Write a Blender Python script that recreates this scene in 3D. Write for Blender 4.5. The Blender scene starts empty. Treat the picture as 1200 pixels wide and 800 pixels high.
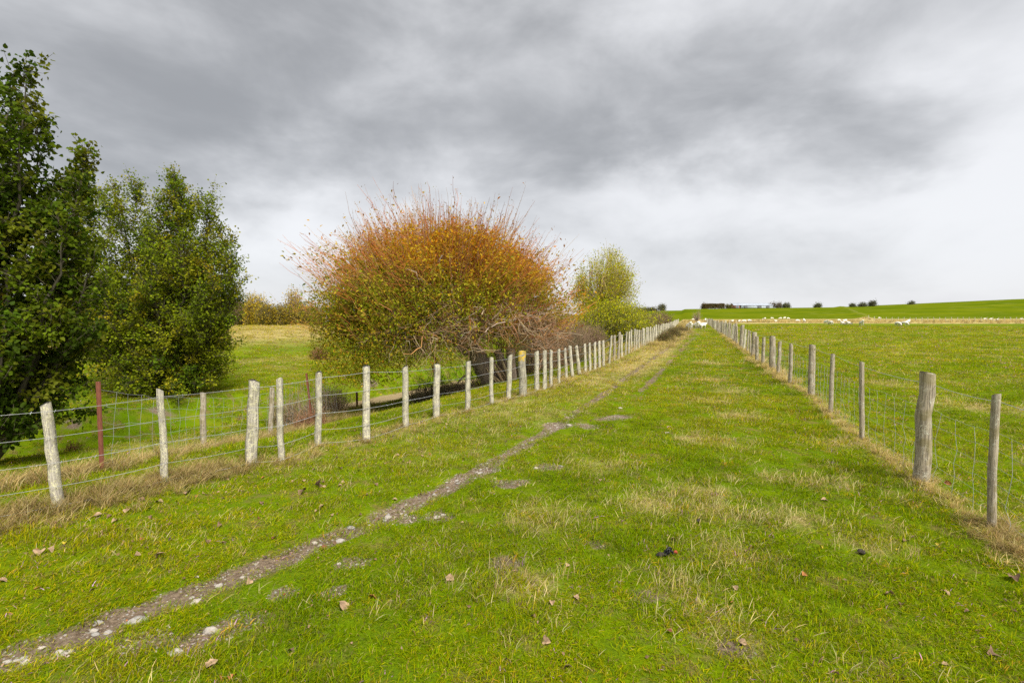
import bpy, math, random
import numpy as np
from mathutils import Vector, Matrix
rng = np.random.default_rng(7); random.seed(7)
S = bpy.context.scene
COL = S.collection

# ------------------------------------------------------------------ camera, sky, sun, exposure
CAM_H, FPX = 1.75, 567.0
PITCH = math.atan(30/FPX)
cam = bpy.data.objects.new('camera', bpy.data.cameras.new('camera')); COL.objects.link(cam)
cam.data.sensor_width = 36; cam.data.lens = 36*FPX/1200
cam.data.clip_start = 0.05; cam.data.clip_end = 9000
cam.location = (0, 0, CAM_H); cam.rotation_euler = (math.pi/2-PITCH, 0, 0)
S.camera = cam
S.view_settings.view_transform = 'Standard'; S.view_settings.look = 'None'
S.view_settings.gamma = 1.0; S.view_settings.use_curve_mapping = False
S.view_settings.exposure = 2.16
try:
    S.cycles.use_denoising = False
    S.cycles.max_bounces = 6; S.cycles.diffuse_bounces = 3; S.cycles.transmission_bounces = 3
    S.cycles.transparent_max_bounces = 4; S.cycles.glossy_bounces = 2
except Exception: pass

SUN_EL, SUN_AZ = math.radians(52), math.radians(150)      # azimuth clockwise from +Y: behind the camera, to the right
sd = bpy.data.lights.new('sun', 'SUN'); sd.energy = 1.5; sd.angle = math.radians(24); sd.color = (1, .96, .9)
sun = bpy.data.objects.new('sun', sd); COL.objects.link(sun)
sdir = Vector((math.sin(SUN_AZ)*math.cos(SUN_EL), math.cos(SUN_AZ)*math.cos(SUN_EL), math.sin(SUN_EL)))
sun.rotation_euler = sdir.to_track_quat('Z', 'Y').to_euler(); sun.location = (20, -20, 30)

class NT:                                                   # small node-tree helper
    def __init__(s, tree): s.t = tree; s.n = tree.nodes; s.l = tree.links
    def new(s, k, **kw):
        n = s.n.new(k)
        for a, v in kw.items(): setattr(n, a, v)
        return n
    def put(s, sock, v):
        if isinstance(v, bpy.types.NodeSocket): s.l.new(v, sock)
        else:
            if isinstance(v, tuple) and len(v) == 3 and sock.type == 'RGBA': v = v+(1,)
            sock.default_value = v
    def m(s, op, *a, clamp=False):
        n = s.new('ShaderNodeMath', operation=op, use_clamp=clamp)
        for i, v in enumerate(a): s.put(n.inputs[i], v)
        return n.outputs[0]
    def vm(s, op, *a):
        n = s.new('ShaderNodeVectorMath', operation=op)
        for i, v in enumerate(a):
            if op == 'SCALE' and i == 1: s.put(n.inputs['Scale'], v)
            else: s.put(n.inputs[i], v)
        return n.outputs['Value'] if op in ('DOT_PRODUCT', 'LENGTH') else n.outputs[0]
    def sep(s, v):
        n = s.new('ShaderNodeSeparateXYZ'); s.put(n.inputs[0], v); return n.outputs
    def comb(s, x, y, z):
        n = s.new('ShaderNodeCombineXYZ')
        for i, v in enumerate((x, y, z)): s.put(n.inputs[i], v)
        return n.outputs[0]
    def noise(s, vec, scale, detail=4, rough=.5, dist=0., out=0):
        n = s.new('ShaderNodeTexNoise'); s.put(n.inputs['Vector'], vec)
        n.inputs['Scale'].default_value = scale; n.inputs['Detail'].default_value = detail
        n.inputs['Roughness'].default_value = rough; n.inputs['Distortion'].default_value = dist
        return n.outputs[out]
    def mr(s, v, a, b, c=0., d=1., smooth=True):
        n = s.new('ShaderNodeMapRange'); n.interpolation_type = 'SMOOTHSTEP' if smooth else 'LINEAR'
        s.put(n.inputs['Value'], v)
        for k, x in zip(('From Min', 'From Max', 'To Min', 'To Max'), (a, b, c, d)): s.put(n.inputs[k], x)
        return n.outputs[0]
    def mix(s, f, a, b, mode='MIX'):
        n = s.new('ShaderNodeMix', data_type='RGBA', blend_type=mode)
        s.put(n.inputs[0], f); s.put(n.inputs[6], a); s.put(n.inputs[7], b); return n.outputs[2]
    def attr(s, name, kind='GEOMETRY'):
        n = s.new('ShaderNodeAttribute', attribute_name=name, attribute_type=kind); return n.outputs
    def bump(s, h, strength=.5, dist=.02):
        n = s.new('ShaderNodeBump'); n.inputs['Strength'].default_value = strength; n.inputs['Distance'].default_value = dist
        s.put(n.inputs['Height'], h); return n.outputs[0]

# the overcast: a cloud deck laid over the Nishita sky
W = bpy.data.worlds.new('World'); S.world = W; W.use_nodes = True
w = NT(W.node_tree); w.n.clear()
sky = w.new('ShaderNodeTexSky', sky_type='NISHITA'); sky.sun_disc = False
sky.sun_elevation = SUN_EL; sky.sun_rotation = SUN_AZ
dirv = w.new('ShaderNodeTexCoord').outputs['Generated']
dirv = w.vm('NORMALIZE', dirv); dx, dy, dz = w.sep(dirv)
dzp = w.m('ADD', w.m('MAXIMUM', dz, 0.), .24)
pl = w.comb(w.m('DIVIDE', dx, dzp), w.m('DIVIDE', dy, dzp), 0.)
pst = w.vm('MULTIPLY', pl, (.8, 1.25, 1.))
n1 = w.noise(pst, .55, 5, .5, .35); n2 = w.noise(w.vm('ADD', w.vm('MULTIPLY', dirv, (1., 1., 2.1)), (7.3, 2.1, 4.)), 3.4, 8, .55, .25)
dens = w.m('ADD', w.m('MULTIPLY', w.m('SUBTRACT', n1, .5), 1.3), w.m('MULTIPLY', w.m('SUBTRACT', n2, .5), 1.7))
def lobe(px, py, size, amt):                                # a cloud mass: direction it stands in, angular size, density
    a, b = (px-600)/FPX, (400-py)/FPX
    v = Vector((a, math.cos(PITCH)+b*math.sin(PITCH), -math.sin(PITCH)+b*math.cos(PITCH))).normalized()
    jit = w.vm('SCALE', w.vm('SUBTRACT', w.noise(w.vm('MULTIPLY', dirv, (1., 1., 1.8)), 3.0, 5, .55, .2, 1), (.5, .5, .5)), .42)
    d = w.vm('SUBTRACT', w.vm('ADD', dirv, jit), tuple(v))
    d = w.vm('LENGTH', w.vm('MULTIPLY', d, (.62, .62, 1.35)))
    return w.m('MULTIPLY', w.mr(d, 0., size, 1., 0.), amt)
for a in ((400, 130, .32, .5), (680, 140, .30, .5), (150, 100, .30, .4), (1035, 150, .16, .55), (900, 70, .26, .25), (450, -60, .5, .2), (30, -20, .4, .35), (1190, -20, .3, .25),
          (1180, 210, .22, -.35), (820, 245, .25, -.3), (330, 300, .22, -.35), (1150, 60, .2, -.25)):
    dens = w.m('ADD', dens, lobe(*a))
cl = w.mr(dens, -.48, 1.05)
ccol = w.mix(cl, (3.8, 3.83, 3.92), (1.50, 1.53, 1.58))
low = w.mr(dz, -.01, .16, 1., 0.)                           # thinner, even cloud low down
ccol = w.mix(w.m('MULTIPLY', low, .55), ccol, (3.4, 3.45, 3.65))
ccol = w.mix(.05, ccol, sky.outputs[0])
bg = w.new('ShaderNodeBackground'); w.put(bg.inputs[0], ccol); bg.inputs[1].default_value = .053
w.l.new(bg.outputs[0], w.new('ShaderNodeOutputWorld').inputs[0])

# ------------------------------------------------------------------ helpers
def ray(px, py):
    a, b = (px-600)/FPX, (400-py)/FPX
    return np.array((a, math.cos(PITCH)+b*math.sin(PITCH), -math.sin(PITCH)+b*math.cos(PITCH)))
def G(px, py, z=0.):                                        # a photo point on the ground plane at height z
    d = ray(px, py); t = (z-CAM_H)/d[2]; return np.array((d[0]*t, d[1]*t))
def atd(px, py, y):                                         # a photo point at distance y
    d = ray(px, py); t = y/d[1]; return np.array((d[0]*t, y, CAM_H+d[2]*t))
def sst(a, b, x): t = np.clip((x-a)/(b-a), 0, 1); return t*t*(3-2*t)
def norm(v): return v/np.maximum(np.linalg.norm(v, axis=-1, keepdims=True), 1e-9)
_T = rng.random((256, 256))
def vnoise(x, y):
    xi = np.floor(x).astype(int); yi = np.floor(y).astype(int); fx = x-xi; fy = y-yi
    fx = fx*fx*(3-2*fx); fy = fy*fy*(3-2*fy); a = lambda i, j: _T[(xi+i) & 255, (yi+j) & 255]
    return (a(0,0)*(1-fx)+a(1,0)*fx)*(1-fy)+(a(0,1)*(1-fx)+a(1,1)*fx)*fy
def fbm(x, y, o=4):
    x = np.asarray(x, float); y = np.asarray(y, float); s = 0; a = .5; t = 0
    for i in range(o):
        s = s+a*vnoise(x+17.3*i, y-9.1*i); t += a; a *= .5; x = x*2.03; y = y*2.03
    return s/t
def pdist(x, y, P, signed=False):                           # distance to a polyline (positive on its left when signed)
    x = np.asarray(x, float); y = np.asarray(y, float)
    best = np.full(x.shape, 1e9); sg = np.ones(x.shape)
    for (ax, ay), (bx, by) in zip(P[:-1], P[1:]):
        ex, ey = bx-ax, by-ay; t = np.clip(((x-ax)*ex+(y-ay)*ey)/(ex*ex+ey*ey), 0, 1)
        qx, qy = x-ax-t*ex, y-ay-t*ey; d = np.hypot(qx, qy); k = d < best
        best = np.where(k, d, best); sg = np.where(k, np.sign(ex*qy-ey*qx), sg)
    return best*sg if signed else best

class MB:                                                   # collects vertices, faces and vertex colours, builds ONE mesh
    def __init__(s): s.v = []; s.f = {3: [], 4: []}; s.c = []; s.n = 0; s.order = []
    def add(s, v, f, c=(1, 1, 1)):
        v = np.asarray(v, np.float32).reshape(-1, 3); f = np.asarray(f, np.int64)
        s.v.append(v); s.f[f.shape[1]].append(f+s.n); s.n += len(v)
        c = np.asarray(c, np.float32)
        s.c.append(np.broadcast_to(c, (len(v), 3)) if c.ndim == 1 else c)
    def mesh(s, name, smooth=False):
        me = bpy.data.meshes.new(name); v = np.concatenate(s.v)
        loops = []; starts = []; o = 0
        for k in (3, 4):
            if s.f[k]:
                f = np.concatenate(s.f[k]); loops.append(f.ravel()); starts.append(o+np.arange(len(f))*k); o += f.size
        loops = np.concatenate(loops); starts = np.concatenate(starts)
        me.vertices.add(len(v)); me.vertices.foreach_set('co', v.ravel())
        me.loops.add(len(loops)); me.loops.foreach_set('vertex_index', loops.astype(np.int32))
        me.polygons.add(len(starts)); me.polygons.foreach_set('loop_start', starts.astype(np.int32))
        if smooth: me.polygons.foreach_set('use_smooth', np.ones(len(starts), bool))
        at = me.attributes.new('col', 'FLOAT_COLOR', 'POINT')
        c = np.concatenate(s.c); at.data.foreach_set('color', np.concatenate([c, np.ones((len(c), 1), np.float32)], 1).ravel())
        me.update(calc_edges=True); return me
    def build(s, name, mat, parent=None, smooth=False, stuff=False, loc=None):
        o = bpy.data.objects.new(name, s.mesh(name, smooth)); COL.objects.link(o); o.data.materials.append(mat)
        if parent is not None: o.parent = parent
        if loc is not None: o.location = loc
        if stuff: o['kind'] = 'stuff'
        return o
def tag(o, label, cat, group=None):
    o['label'] = label; o['category'] = cat
    if group: o['group'] = group
    return o
def thing(name, label, cat, loc=(0, 0, 0), rz=0., group=None):
    o = bpy.data.objects.new(name, None); COL.objects.link(o); o.location = loc; o.rotation_euler = (0, 0, rz)
    o.empty_display_size = .1
    return tag(o, label, cat, group)
def copy_tree(o, parent=None):
    c = o.copy(); COL.objects.link(c)
    if parent is not None: c.parent = parent
    for ch in list(o.children): copy_tree(ch, c)
    return c
def tubes(mb, P, R, sides=4, col=(1, 1, 1)):                # N tubes of K points each
    P = np.asarray(P, float); R = np.asarray(R, float); N, K = P.shape[:2]
    T = norm(np.gradient(P, axis=1)); ref = norm(np.array((.31, .52, .27))); A = norm(np.cross(T, np.broadcast_to(ref, T.shape))); B = np.cross(T, A)
    an = np.arange(sides)*2*math.pi/sides
    V = P[:, :, None]+R[:, :, None, None]*(A[:, :, None]*np.cos(an)[:, None]+B[:, :, None]*np.sin(an)[:, None])
    i = np.arange(N)[:, None, None]*K*sides; k = np.arange(K-1)[:, None]*sides; q = np.arange(sides); q2 = (q+1) % sides
    F = np.stack(np.broadcast_arrays(i+k+q, i+k+q2, i+k+sides+q2, i+k+sides+q), -1).reshape(-1, 4)
    c = np.asarray(col, float)
    if c.ndim == 2: c = np.repeat(c, K*sides, 0)
    elif c.ndim == 3: c = np.repeat(c.reshape(-1, 3), sides, 0)
    mb.add(V, F, c)
def leaves(mb, pos, axis, size, asp, col, fold=.25, flat=.0, big=False):
    N = len(pos); axis = norm(axis); r = rng.normal(size=(N, 3)); r[:, 2] += flat
    side = norm(np.cross(axis, r)); nr = np.cross(side, axis); L = np.asarray(size).reshape(-1, 1)*np.ones((N, 1)); Wd = L*asp
    f = fold*Wd
    if not big:
        V = np.stack([pos, pos+axis*L*.45+side*Wd*.5+nr*f, pos+axis*L, pos+axis*L*.45-side*Wd*.5+nr*f], 1)
        b = np.arange(N)[:, None]*4; F = np.concatenate([b+np.array((0, 2, 1)), b+np.array((0, 3, 2))]); k = 4
    else:
        dr = -nr*L*rng.uniform(-.1, .3, (N, 1))
        V = np.stack([pos, pos+axis*L*.18+side*Wd*.42+nr*f, pos+axis*L*.5+side*Wd*.46+nr*f+dr*.4, pos+axis*L+dr,
                      pos+axis*L*.5-side*Wd*.46+nr*f+dr*.4, pos+axis*L*.18-side*Wd*.42+nr*f], 1)
        b = np.arange(N)[:, None]*6; F = np.concatenate([b+np.array((0, 3, 2, 1)), b+np.array((0, 5, 4, 3))]); k = 6
    c = np.asarray(col, float); c = np.repeat(c, k, 0) if c.ndim == 2 else c
    mb.add(V, F, c)
def pick(cols, n, wts=None, var=.25):                       # n colours drawn from a short list, each a little different
    cols = np.array(cols, float); i = rng.choice(len(cols), n, p=None if wts is None else np.array(wts)/sum(wts))
    return np.clip(cols[i]*rng.uniform(1-var, 1+var, (n, 1))*rng.uniform(.92, 1.08, (n, 3)), .002, 1)
def polyline(P, n):
    P = np.asarray(P, float); d = np.r_[0, np.cumsum(np.linalg.norm(np.diff(P, axis=0), axis=1))]
    t = np.linspace(0, d[-1], n); return np.stack([np.interp(t, d, P[:, k]) for k in range(P.shape[1])], 1)

# ------------------------------------------------------------------ materials
def material(name):
    m = bpy.data.materials.new(name); m.use_nodes = True; t = NT(m.node_tree); t.n.clear()
    out = t.new('ShaderNodeOutputMaterial'); p = t.new('ShaderNodeBsdfPrincipled'); t.l.new(p.outputs[0], out.inputs[0])
    p.inputs['Roughness'].default_value = .8; p.inputs['Specular IOR Level'].default_value = .25
    return m, t, p, out
def leafy(name, trans=.42, rough=.6, inst=False, spec=.07):
    m, t, p, out = material(name); c = t.attr('col')[0]
    if inst: c = t.mix(1., c, t.attr('tint', 'INSTANCER')[0], 'MULTIPLY')
    t.put(p.inputs['Base Color'], c); p.inputs['Roughness'].default_value = rough; p.inputs['Specular IOR Level'].default_value = spec
    tr = t.new('ShaderNodeBsdfTranslucent'); t.put(tr.inputs[0], c)
    mx = t.new('ShaderNodeMixShader'); mx.inputs[0].default_value = trans
    t.l.new(p.outputs[0], mx.inputs[1]); t.l.new(tr.outputs[0], mx.inputs[2]); t.l.new(mx.outputs[0], out.inputs[0]); return m
M_LEAF = leafy('leaf'); M_GRASS = leafy('grass_blade', .4, .7, True, 0.); M_DEAD = leafy('dead_leaf', .12, .8)
def barkmat(name, dark=.55, scale=14, attr=True, base=(.2, .16, .12)):
    m, t, p, out = material(name); ob = t.new('ShaderNodeTexCoord').outputs['Object']
    c = t.attr('col')[0] if attr else base
    n = t.noise(t.vm('MULTIPLY', ob, (1, 1, .25)), scale, 6, .65)
    c = t.mix(t.mr(n, .35, .65), t.mix(1., c, (dark, dark, dark), 'MULTIPLY'), c)
    t.put(p.inputs['Base Color'], c); t.put(p.inputs['Normal'], t.bump(n, .6, .02)); return m
M_BARK = barkmat('bark'); M_TWIG = leafy('twig', 0., .7)
def postmat(name, wood, lich, amount, moss=(.14, .12, .03), cap=None):
    m, t, p, out = material(name); tc = t.new('ShaderNodeTexCoord').outputs['Object']
    oi = t.new('ShaderNodeObjectInfo').outputs['Random']
    ob = t.vm('ADD', t.vm('MULTIPLY', tc, (.09, .09, 1.)), t.comb(t.m('MULTIPLY', oi, 37.), 0., t.m('MULTIPLY', oi, 91.)))
    grain = t.noise(t.vm('MULTIPLY', ob, (120, 120, 3.)), 1., 5, .65)
    c = t.mix(t.mr(grain, .36, .60), tuple(x*.36 for x in wood), wood); crk = t.noise(t.vm('MULTIPLY', ob, (210, 210, 1.6)), 1., 3, .5); c = t.mix(t.mr(crk, .60, .66, 0., .85), c, tuple(x*.16 for x in wood))
    tone = t.noise(ob, 4., 2); c = t.mix(t.mr(tone, .35, .7, 0., .35), c, tuple(x*.6 for x in wood))
    li = t.noise(t.vm('MULTIPLY', tc, (.1, .1, 1.)), 60., 6, .75); li2 = t.noise(t.vm('ADD', ob, (3., 1., 5.)), 9., 4)
    li3 = t.noise(t.vm('ADD', t.vm('MULTIPLY', tc, (.12, .12, 1.)), t.comb(t.m('MULTIPLY', oi, 17.), 0., t.m('MULTIPLY', oi, 53.))), 22., 5, .7); k = t.m('MAXIMUM', t.m('MULTIPLY', t.mr(li, .5, .6), t.mr(li2, .62-amount*.4, .7-amount*.3)), t.m('MULTIPLY', t.mr(li3, .56, .60), amount))
    c = t.mix(k, c, lich)
    if cap:
        sx, sy, sz_ = t.sep(tc); kk = t.m('ADD', t.m('MULTIPLY', t.m('SUBTRACT', sz_, .72), 2.2), t.m('SUBTRACT', t.noise(ob, 16., 4), .5)); c = t.mix(t.m('MULTIPLY', t.mr(kk, .12, .3), t.mr(t.noise(ob, 11., 4), .34, .42)), c, cap)
    c = t.mix(t.m('MULTIPLY', t.mr(t.noise(ob, 9., 4), .52, .66), .5), c, moss)
    t.put(p.inputs['Base Color'], c); t.put(p.inputs['Normal'], t.bump(t.m('ADD', grain, t.m('MULTIPLY', k, .4)), .7, .006)); p.inputs['Roughness'].default_value = .9
    return m
M_PALE = postmat('pale_lichened_timber', (.54, .49, .40), (.70, .66, .40), .66, (.24, .21, .13))
M_GREY = postmat('grey_weathered_timber', (.44, .37, .265), (.56, .54, .42), .3, (.17, .14, .04))
M_STRAIN = postmat('strainer_timber', (.42, .38, .29), (.5, .48, .33), .3, cap=(.52, .36, .05))
def simple(name, col, rough=.7, metal=0., noise=0., scale=20.):
    m, t, p, out = material(name); c = col
    if noise:
        n = t.noise(t.new('ShaderNodeTexCoord').outputs['Object'], scale, 5, .6); c = t.mix(t.mr(n, .3, .7), tuple(x*(1-noise) for x in col), tuple(min(1, x*(1+noise)) for x in col))
    t.put(p.inputs['Base Color'], c); p.inputs['Roughness'].default_value = rough; p.inputs['Metallic'].default_value = metal; return m
M_WIRE = simple('galvanised_wire', (.36, .37, .37), .55, .2); M_RUST = simple('rusty_steel', (.17, .06, .035), .85, .1, .45, 30)

# ------------------------------------------------------------------ lie of the land
LF_PX = [(68,597),(195,566),(295,545),(330,541),(373,522),(429,517),(475,500),(512,489),(547,482),(576,473),(596,468),(612,464),
         (629,458),(638,456),(646,453),(655,449),(664,444),(671,442),(679,439),(686,437),(691,435),(697,433),(702,431),(707,429)]
LF = [G(*p) for p in LF_PX]
LF_FAR = [G(*p) for p in ((712,427),(730,418),(747,409.5),(762,402),(775,395),(785,388.5),(791,383),(795,379.2))]
FENCE_L = np.array([(-9.5, 1.2), (-5.6, 3.2)]+[tuple(p) for p in LF]+[tuple(p) for p in LF_FAR])
FL_S = np.array([FENCE_L[0], FENCE_L[1], LF[0], LF[2], LF[5], LF[8], LF[11], LF[15], LF[19], LF[23]]+LF_FAR[1:])   # smoothed, for the terrain
RF_PX = [(1160,628,1168,462,13,1),(1078,570,1087,437,23,2),(1010,519,1010,424,7.5,0),(973,487,976,415,6.5,0),(950,466,952,404,9.5,2),(926,452,927,403,5,0),
         (912,443,914,400,5,0),(905,435,905,394,8,2),(894,428,895,395,4.5,0),(887,425,887,394,4.5,0),(883,419,884,389,6.5,2)]
RF = [G(p[0], p[1]) for p in RF_PX]
RF_END = np.array((828, 378.6)); RFE = G(*RF_END)
FENCE_R = np.array([(1.9, -.8), (2.75, 1.35)]+[tuple(p) for p in RF]+[tuple(RFE)])
RUT_L = np.array([G(*p) for p in ((-160,830),(-60,795),(60,752),(170,708),(300,660),(410,618),(470,594),(540,560),(600,527),(650,498),(700,465),(740,437),(775,412),(797,397),(812,388))])
RUT_R = np.array([G(*p) for p in ((120,800),(250,730),(410,655),(520,600),(600,558),(690,497),(757,452),(790,418),(806,402),(822,388))])
CHAN = np.array([(-45,-2),(-30,4),(-19,8.0),(-14,10.8),(-10.5,13.6),(-7,18.2),(-4.6,22.5),(0,30),(6,42),(20,75),(36,125)])
PATCH = [(*G(*p[:2]), p[2]) for p in ((230,742,.16),(280,722,.15),(410,655,.14),(395,690,.1),(515,601,.16),(600,563,.2),(640,545,.2),(575,548,.16),(655,497,.24),(690,497,.22),(720,489,.3),(170,745,.14),(330,688,.1),(480,605,.15),
        (860,760,.1),(700,640,.1),(590,662,.12),(755,700,.1))]
HX = [-2000,-105,20,98,154,245,308,371,525,800,3000]; HZ = [-4,-2.5,2.0,6.2,6.9,8.0,10.8,14.,18.5,21,22]
def height(x, y):
    x = np.asarray(x, float); y = np.asarray(y, float)
    s = pdist(x, y, FL_S, True); s = np.where(y < 1, s, s)
    dc = pdist(x, y, CHAN)+.9*(fbm(x*.35+3, y*.35)-.5)+.35*(fbm(x*1.7, y*1.7, 2)-.5)
    fade = 1-sst(95, 120, y)
    z = -1.2*sst(.25, 6.5, s)*fade - 1.0*(1-sst(2.0, 3.0, dc))*sst(1.6, 4.5, s)*fade
    z = z+1.6*sst(5, 36, pdist(x, y, CHAN, True))*(s > 0)*sst(0, 6, s)*(1-sst(62, 95, y))
    z = z-.9*sst(95, 125, y)*(s > 0)*sst(0, 30, s)
    z = z+np.interp(x, HX, HZ)*sst(135, 350, y)**1.15-.012*np.maximum(y-360, 0)
    z = z+.07*(fbm(x*.55, y*.55, 3)-.5)*sst(.2, 3, np.abs(s))+.02*(fbm(x*4, y*4, 3)-.5)
    z = z+.35*(fbm(x*.06, y*.06, 2)-.5)*sst(25, 70, y)*(1-sst(110, 140, y))*0.6
    rl = pdist(x, y, RUT_L); z = z-.05*np.exp(-(rl/.16)**2)*(y < 60)
    rr = pdist(x, y, RUT_R); z = z-.03*np.exp(-(rr/.16)**2)*(y < 60)
    z = z+.05*np.exp(-(pdist(x, y, FENCE_R)/.3)**2)*(y < 80)
    z = z+.8*np.exp(-(pdist(x, y, BANK)/2.2)**2)*(y > 130)
    return z
BANK = np.array([(109,150),(150,205),(205,300),(231,340)])
def hz(x, y): return float(height(np.array([x]), np.array([y]))[0])
def gh(px, py):                                             # a photo point on the real terrain
    d = ray(px, py); t = np.geomspace(1.5, 700, 2500); X = d[0]*t; Y = d[1]*t; Z = CAM_H+d[2]*t
    k = np.nonzero(Z <= height(X, Y))[0]; i = k[0] if len(k) else -1
    return np.array((X[i], Y[i], hz(X[i], Y[i])))

CL = [(*G(*p[:2]), p[2]) for p in ((832,425,.9),(835,445,.7),(850,458,.7),(835,470,.6),(868,488,.5),(836,515,.6),(955,566,.28),(985,570,.22),(905,560,.2),(822,575,.4),(840,600,.35),(700,545,.5),
      (860,650,.35),(800,690,.3),(620,690,.3),(840,735,.3),(925,610,.4),(760,590,.4),(640,610,.4),(1010,640,.3),(1090,470,.6),(1160,480,.8),(1050,450,.8),(980,520,.4))]
def masks(x, y):
    x = np.asarray(x, float); y = np.asarray(y, float)
    n = fbm(x*1.3+5, y*1.3, 4); nb = fbm(x*.22+1, y*.22+8, 3); nf = fbm(x*6, y*6, 3)
    s = pdist(x, y, FENCE_L, True); r = pdist(x, y, FENCE_R, True)     # r>0: track side of the right fence
    rl = pdist(x, y, RUT_L); rr = pdist(x, y, RUT_R)
    wob = .35+.65*fbm(x*2.2, y*2.2, 3)+.75*fbm(x*7.5+3, y*7.5, 3)
    soil = (1-sst(.05, .29, rl*1.0/wob/np.interp(y, [2, 5, 8, 20, 50], [.9, .68, .5, .6, 1.3])))*sst(.30, .44, fbm(x*1.7+9, y*1.7, 3)+.15*(y < 5.4)+.08*(y > 7))
    soil = np.maximum(soil, (1-sst(.05, .13, rr/wob/np.interp(y, [9, 20, 50], [.9, 1.0, 1.7])))*sst(.36, .46, fbm(x*.9+31, y*.7, 3))*.95*sst(8, 11, y))
    for a, b, q in PATCH: soil = np.maximum(soil, (1-sst(.35, 1.25, np.hypot((x-a)*.8, y-b)/q/wob))*.85)
    dry = .24*sst(.46, .68, n)+.14*sst(.48, .66, nb)
    for a, b, q in CL: dry = np.maximum(dry, .62*np.exp(-((x-a)**2+(y-b)**2)/q**2)*(.5+n))
    dry = np.maximum(dry, (.9*np.exp(-(r/.17)**2)*sst(.3, .6, n)))
    dry = np.maximum(dry, .85*np.exp(-(s/.45)**2)*(.35+.9*n)*np.where(y < 6.2, 1.2, .8))
    verge = sst(-2.6, -1.3, s)*(1-sst(-.5, 0., s))
    dry = np.maximum(dry, verge*np.interp(y, [4, 7, 12, 16, 60], [.15, .42, .5, .75, .8])*(.55+.9*n))
    dry = np.maximum(dry, sst(2, 6, -r)*(.18+.3*nb)*sst(.46, .64, fbm(x*.5, y*.9, 3)))        # the paddock
    dry = np.maximum(dry, 1.0*sst(107, 112, y)*(1-sst(172, 192, y))*(x > -5)*(.9+.3*nf))    # long dry grass at the foot of the hill
    dry = np.maximum(dry, .55*np.exp(-(pdist(x, y, BANK)/1.0)**2)*(y > 130))
    lf = (s > 4)*1.
    dry = np.maximum(dry, lf*sst(11, 25, pdist(x, y, CHAN, True)+7*(fbm(x*.2, y*.2, 3)-.5))*(1-sst(108, 118, y))*.8*(x < 5))
    dry = np.maximum(dry, lf*sst(.55, .68, fbm(x*.45+4, y*.45, 3))*.45*(y < 50))
    dc = pdist(x, y, CHAN)+.9*(fbm(x*.35+3, y*.35)-.5)+.35*(fbm(x*1.7, y*1.7, 2)-.5)
    lip = sst(.42, .56, fbm(x*2.6, y*2.6, 3))*np.exp(-((dc-2.62)/.2)**2)*(s > 3.5)*sst(.40, .5, fbm(x*.6+2, y*.6+7, 3))
    silt = (1-sst(1.6, 2.4, dc))*(s > 2.5)*sst(19, 21.5, y)*(1-sst(34, 40, y))
    soil = np.maximum(soil, np.maximum(lip*.9, 0)*(y < 60))
    mud = .8*sst(.62, .70, fbm(x*.8+14, y*1.1+3, 4))*sst(2.5, 5, -r)*(1-sst(24, 34, y))*(y > 6)
    soil = np.maximum(soil, mud*.6)
    return np.clip(dry, 0, 1), np.clip(soil, 0, 1), np.clip(silt, 0, 1)

def axis(lim, a, b):
    v = [0.]
    while v[-1] < lim: v.append(v[-1]+a+b*v[-1])
    return np.array(v)
gx = axis(4000, .04, .021); gx = np.r_[-gx[:0:-1], gx]
gy = axis(4000, .028, .0165); gy = np.r_[-axis(40, .3, .12)[:0:-1], gy]
X, Y = np.meshgrid(gx, gy); nxg, nyg = len(gx), len(gy)
xr, yr = X.ravel(), Y.ravel()
g = MB(); idx = np.arange(nxg*nyg).reshape(nyg, nxg)
dry, soil, silt = masks(xr, yr)
g.add(np.stack([xr, yr, height(xr, yr)], 1), np.stack([idx[:-1, :-1], idx[:-1, 1:], idx[1:, 1:], idx[1:, :-1]], -1).reshape(-1, 4), np.stack([dry, soil, silt], 1))

m, t, p, out = material('pasture_ground')
ms = t.sep(t.attr('col')[1]); D, SO, SI = ms[0], ms[1], ms[2]
pos = t.new('ShaderNodeNewGeometry').outputs['Position']
fine = t.noise(pos, 38, 5, .7); mid = t.noise(pos, 5, 5, .6); big = t.noise(t.vm('MULTIPLY', pos, (.5, 1., 1.)), .35, 4, .55)
streak = t.noise(t.vm('MULTIPLY', pos, (.22, 1., 1.)), 1.1, 5, .65)
huge = t.noise(t.vm('MULTIPLY', pos, (.02, .05, .05)), 1., 4, .6)
green = t.mix(t.mr(big, .3, .7), (.095, .165, .002), (.15, .20, .003)); green = t.mix(t.mr(huge, .42, .66), green, (.075, .125, .002))
green = t.mix(t.mr(mid, .35, .7, 0., .7), green, (.085, .135, .008))
green = t.mix(t.mr(streak, .52, .7, 0., .5), green, (.20, .20, .012))
green = t.mix(t.mr(fine, .55, .75, 0., .55), green, (.055, .075, .008)); green = t.mix(t.mr(t.noise(pos, 3.1, 5, .65), .50, .66, 0., .75), green, (.17, .125, .045))
yy = t.sep(pos)[1]; xx = t.sep(pos)[0]; hillp = t.mix(t.mr(t.noise(t.vm('MULTIPLY', pos, (.03, .08, .08)), 1., 5, .65), .35, .65), (.058, .098, .002), (.115, .142, .003)); hillp = t.mix(t.mr(mid, .35, .65, 0., .35), hillp, (.12, .13, .01))
green = t.mix(t.mr(yy, 160., 195.), green, hillp)
tan = t.mix(t.mr(fine, .3, .7), (.24, .185, .06), (.44, .36, .15))
k = t.mr(t.m('ADD', D, t.m('MULTIPLY', t.m('SUBTRACT', mid, .5), .5)), .25, .85)
c = t.mix(k, green, tan)
earth = t.mix(t.mr(fine, .3, .7), (.10, .07, .045), (.23, .175, .12))
peb = t.new('ShaderNodeTexVoronoi'); peb.inputs['Scale'].default_value = 34; t.put(peb.inputs['Vector'], pos)
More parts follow.
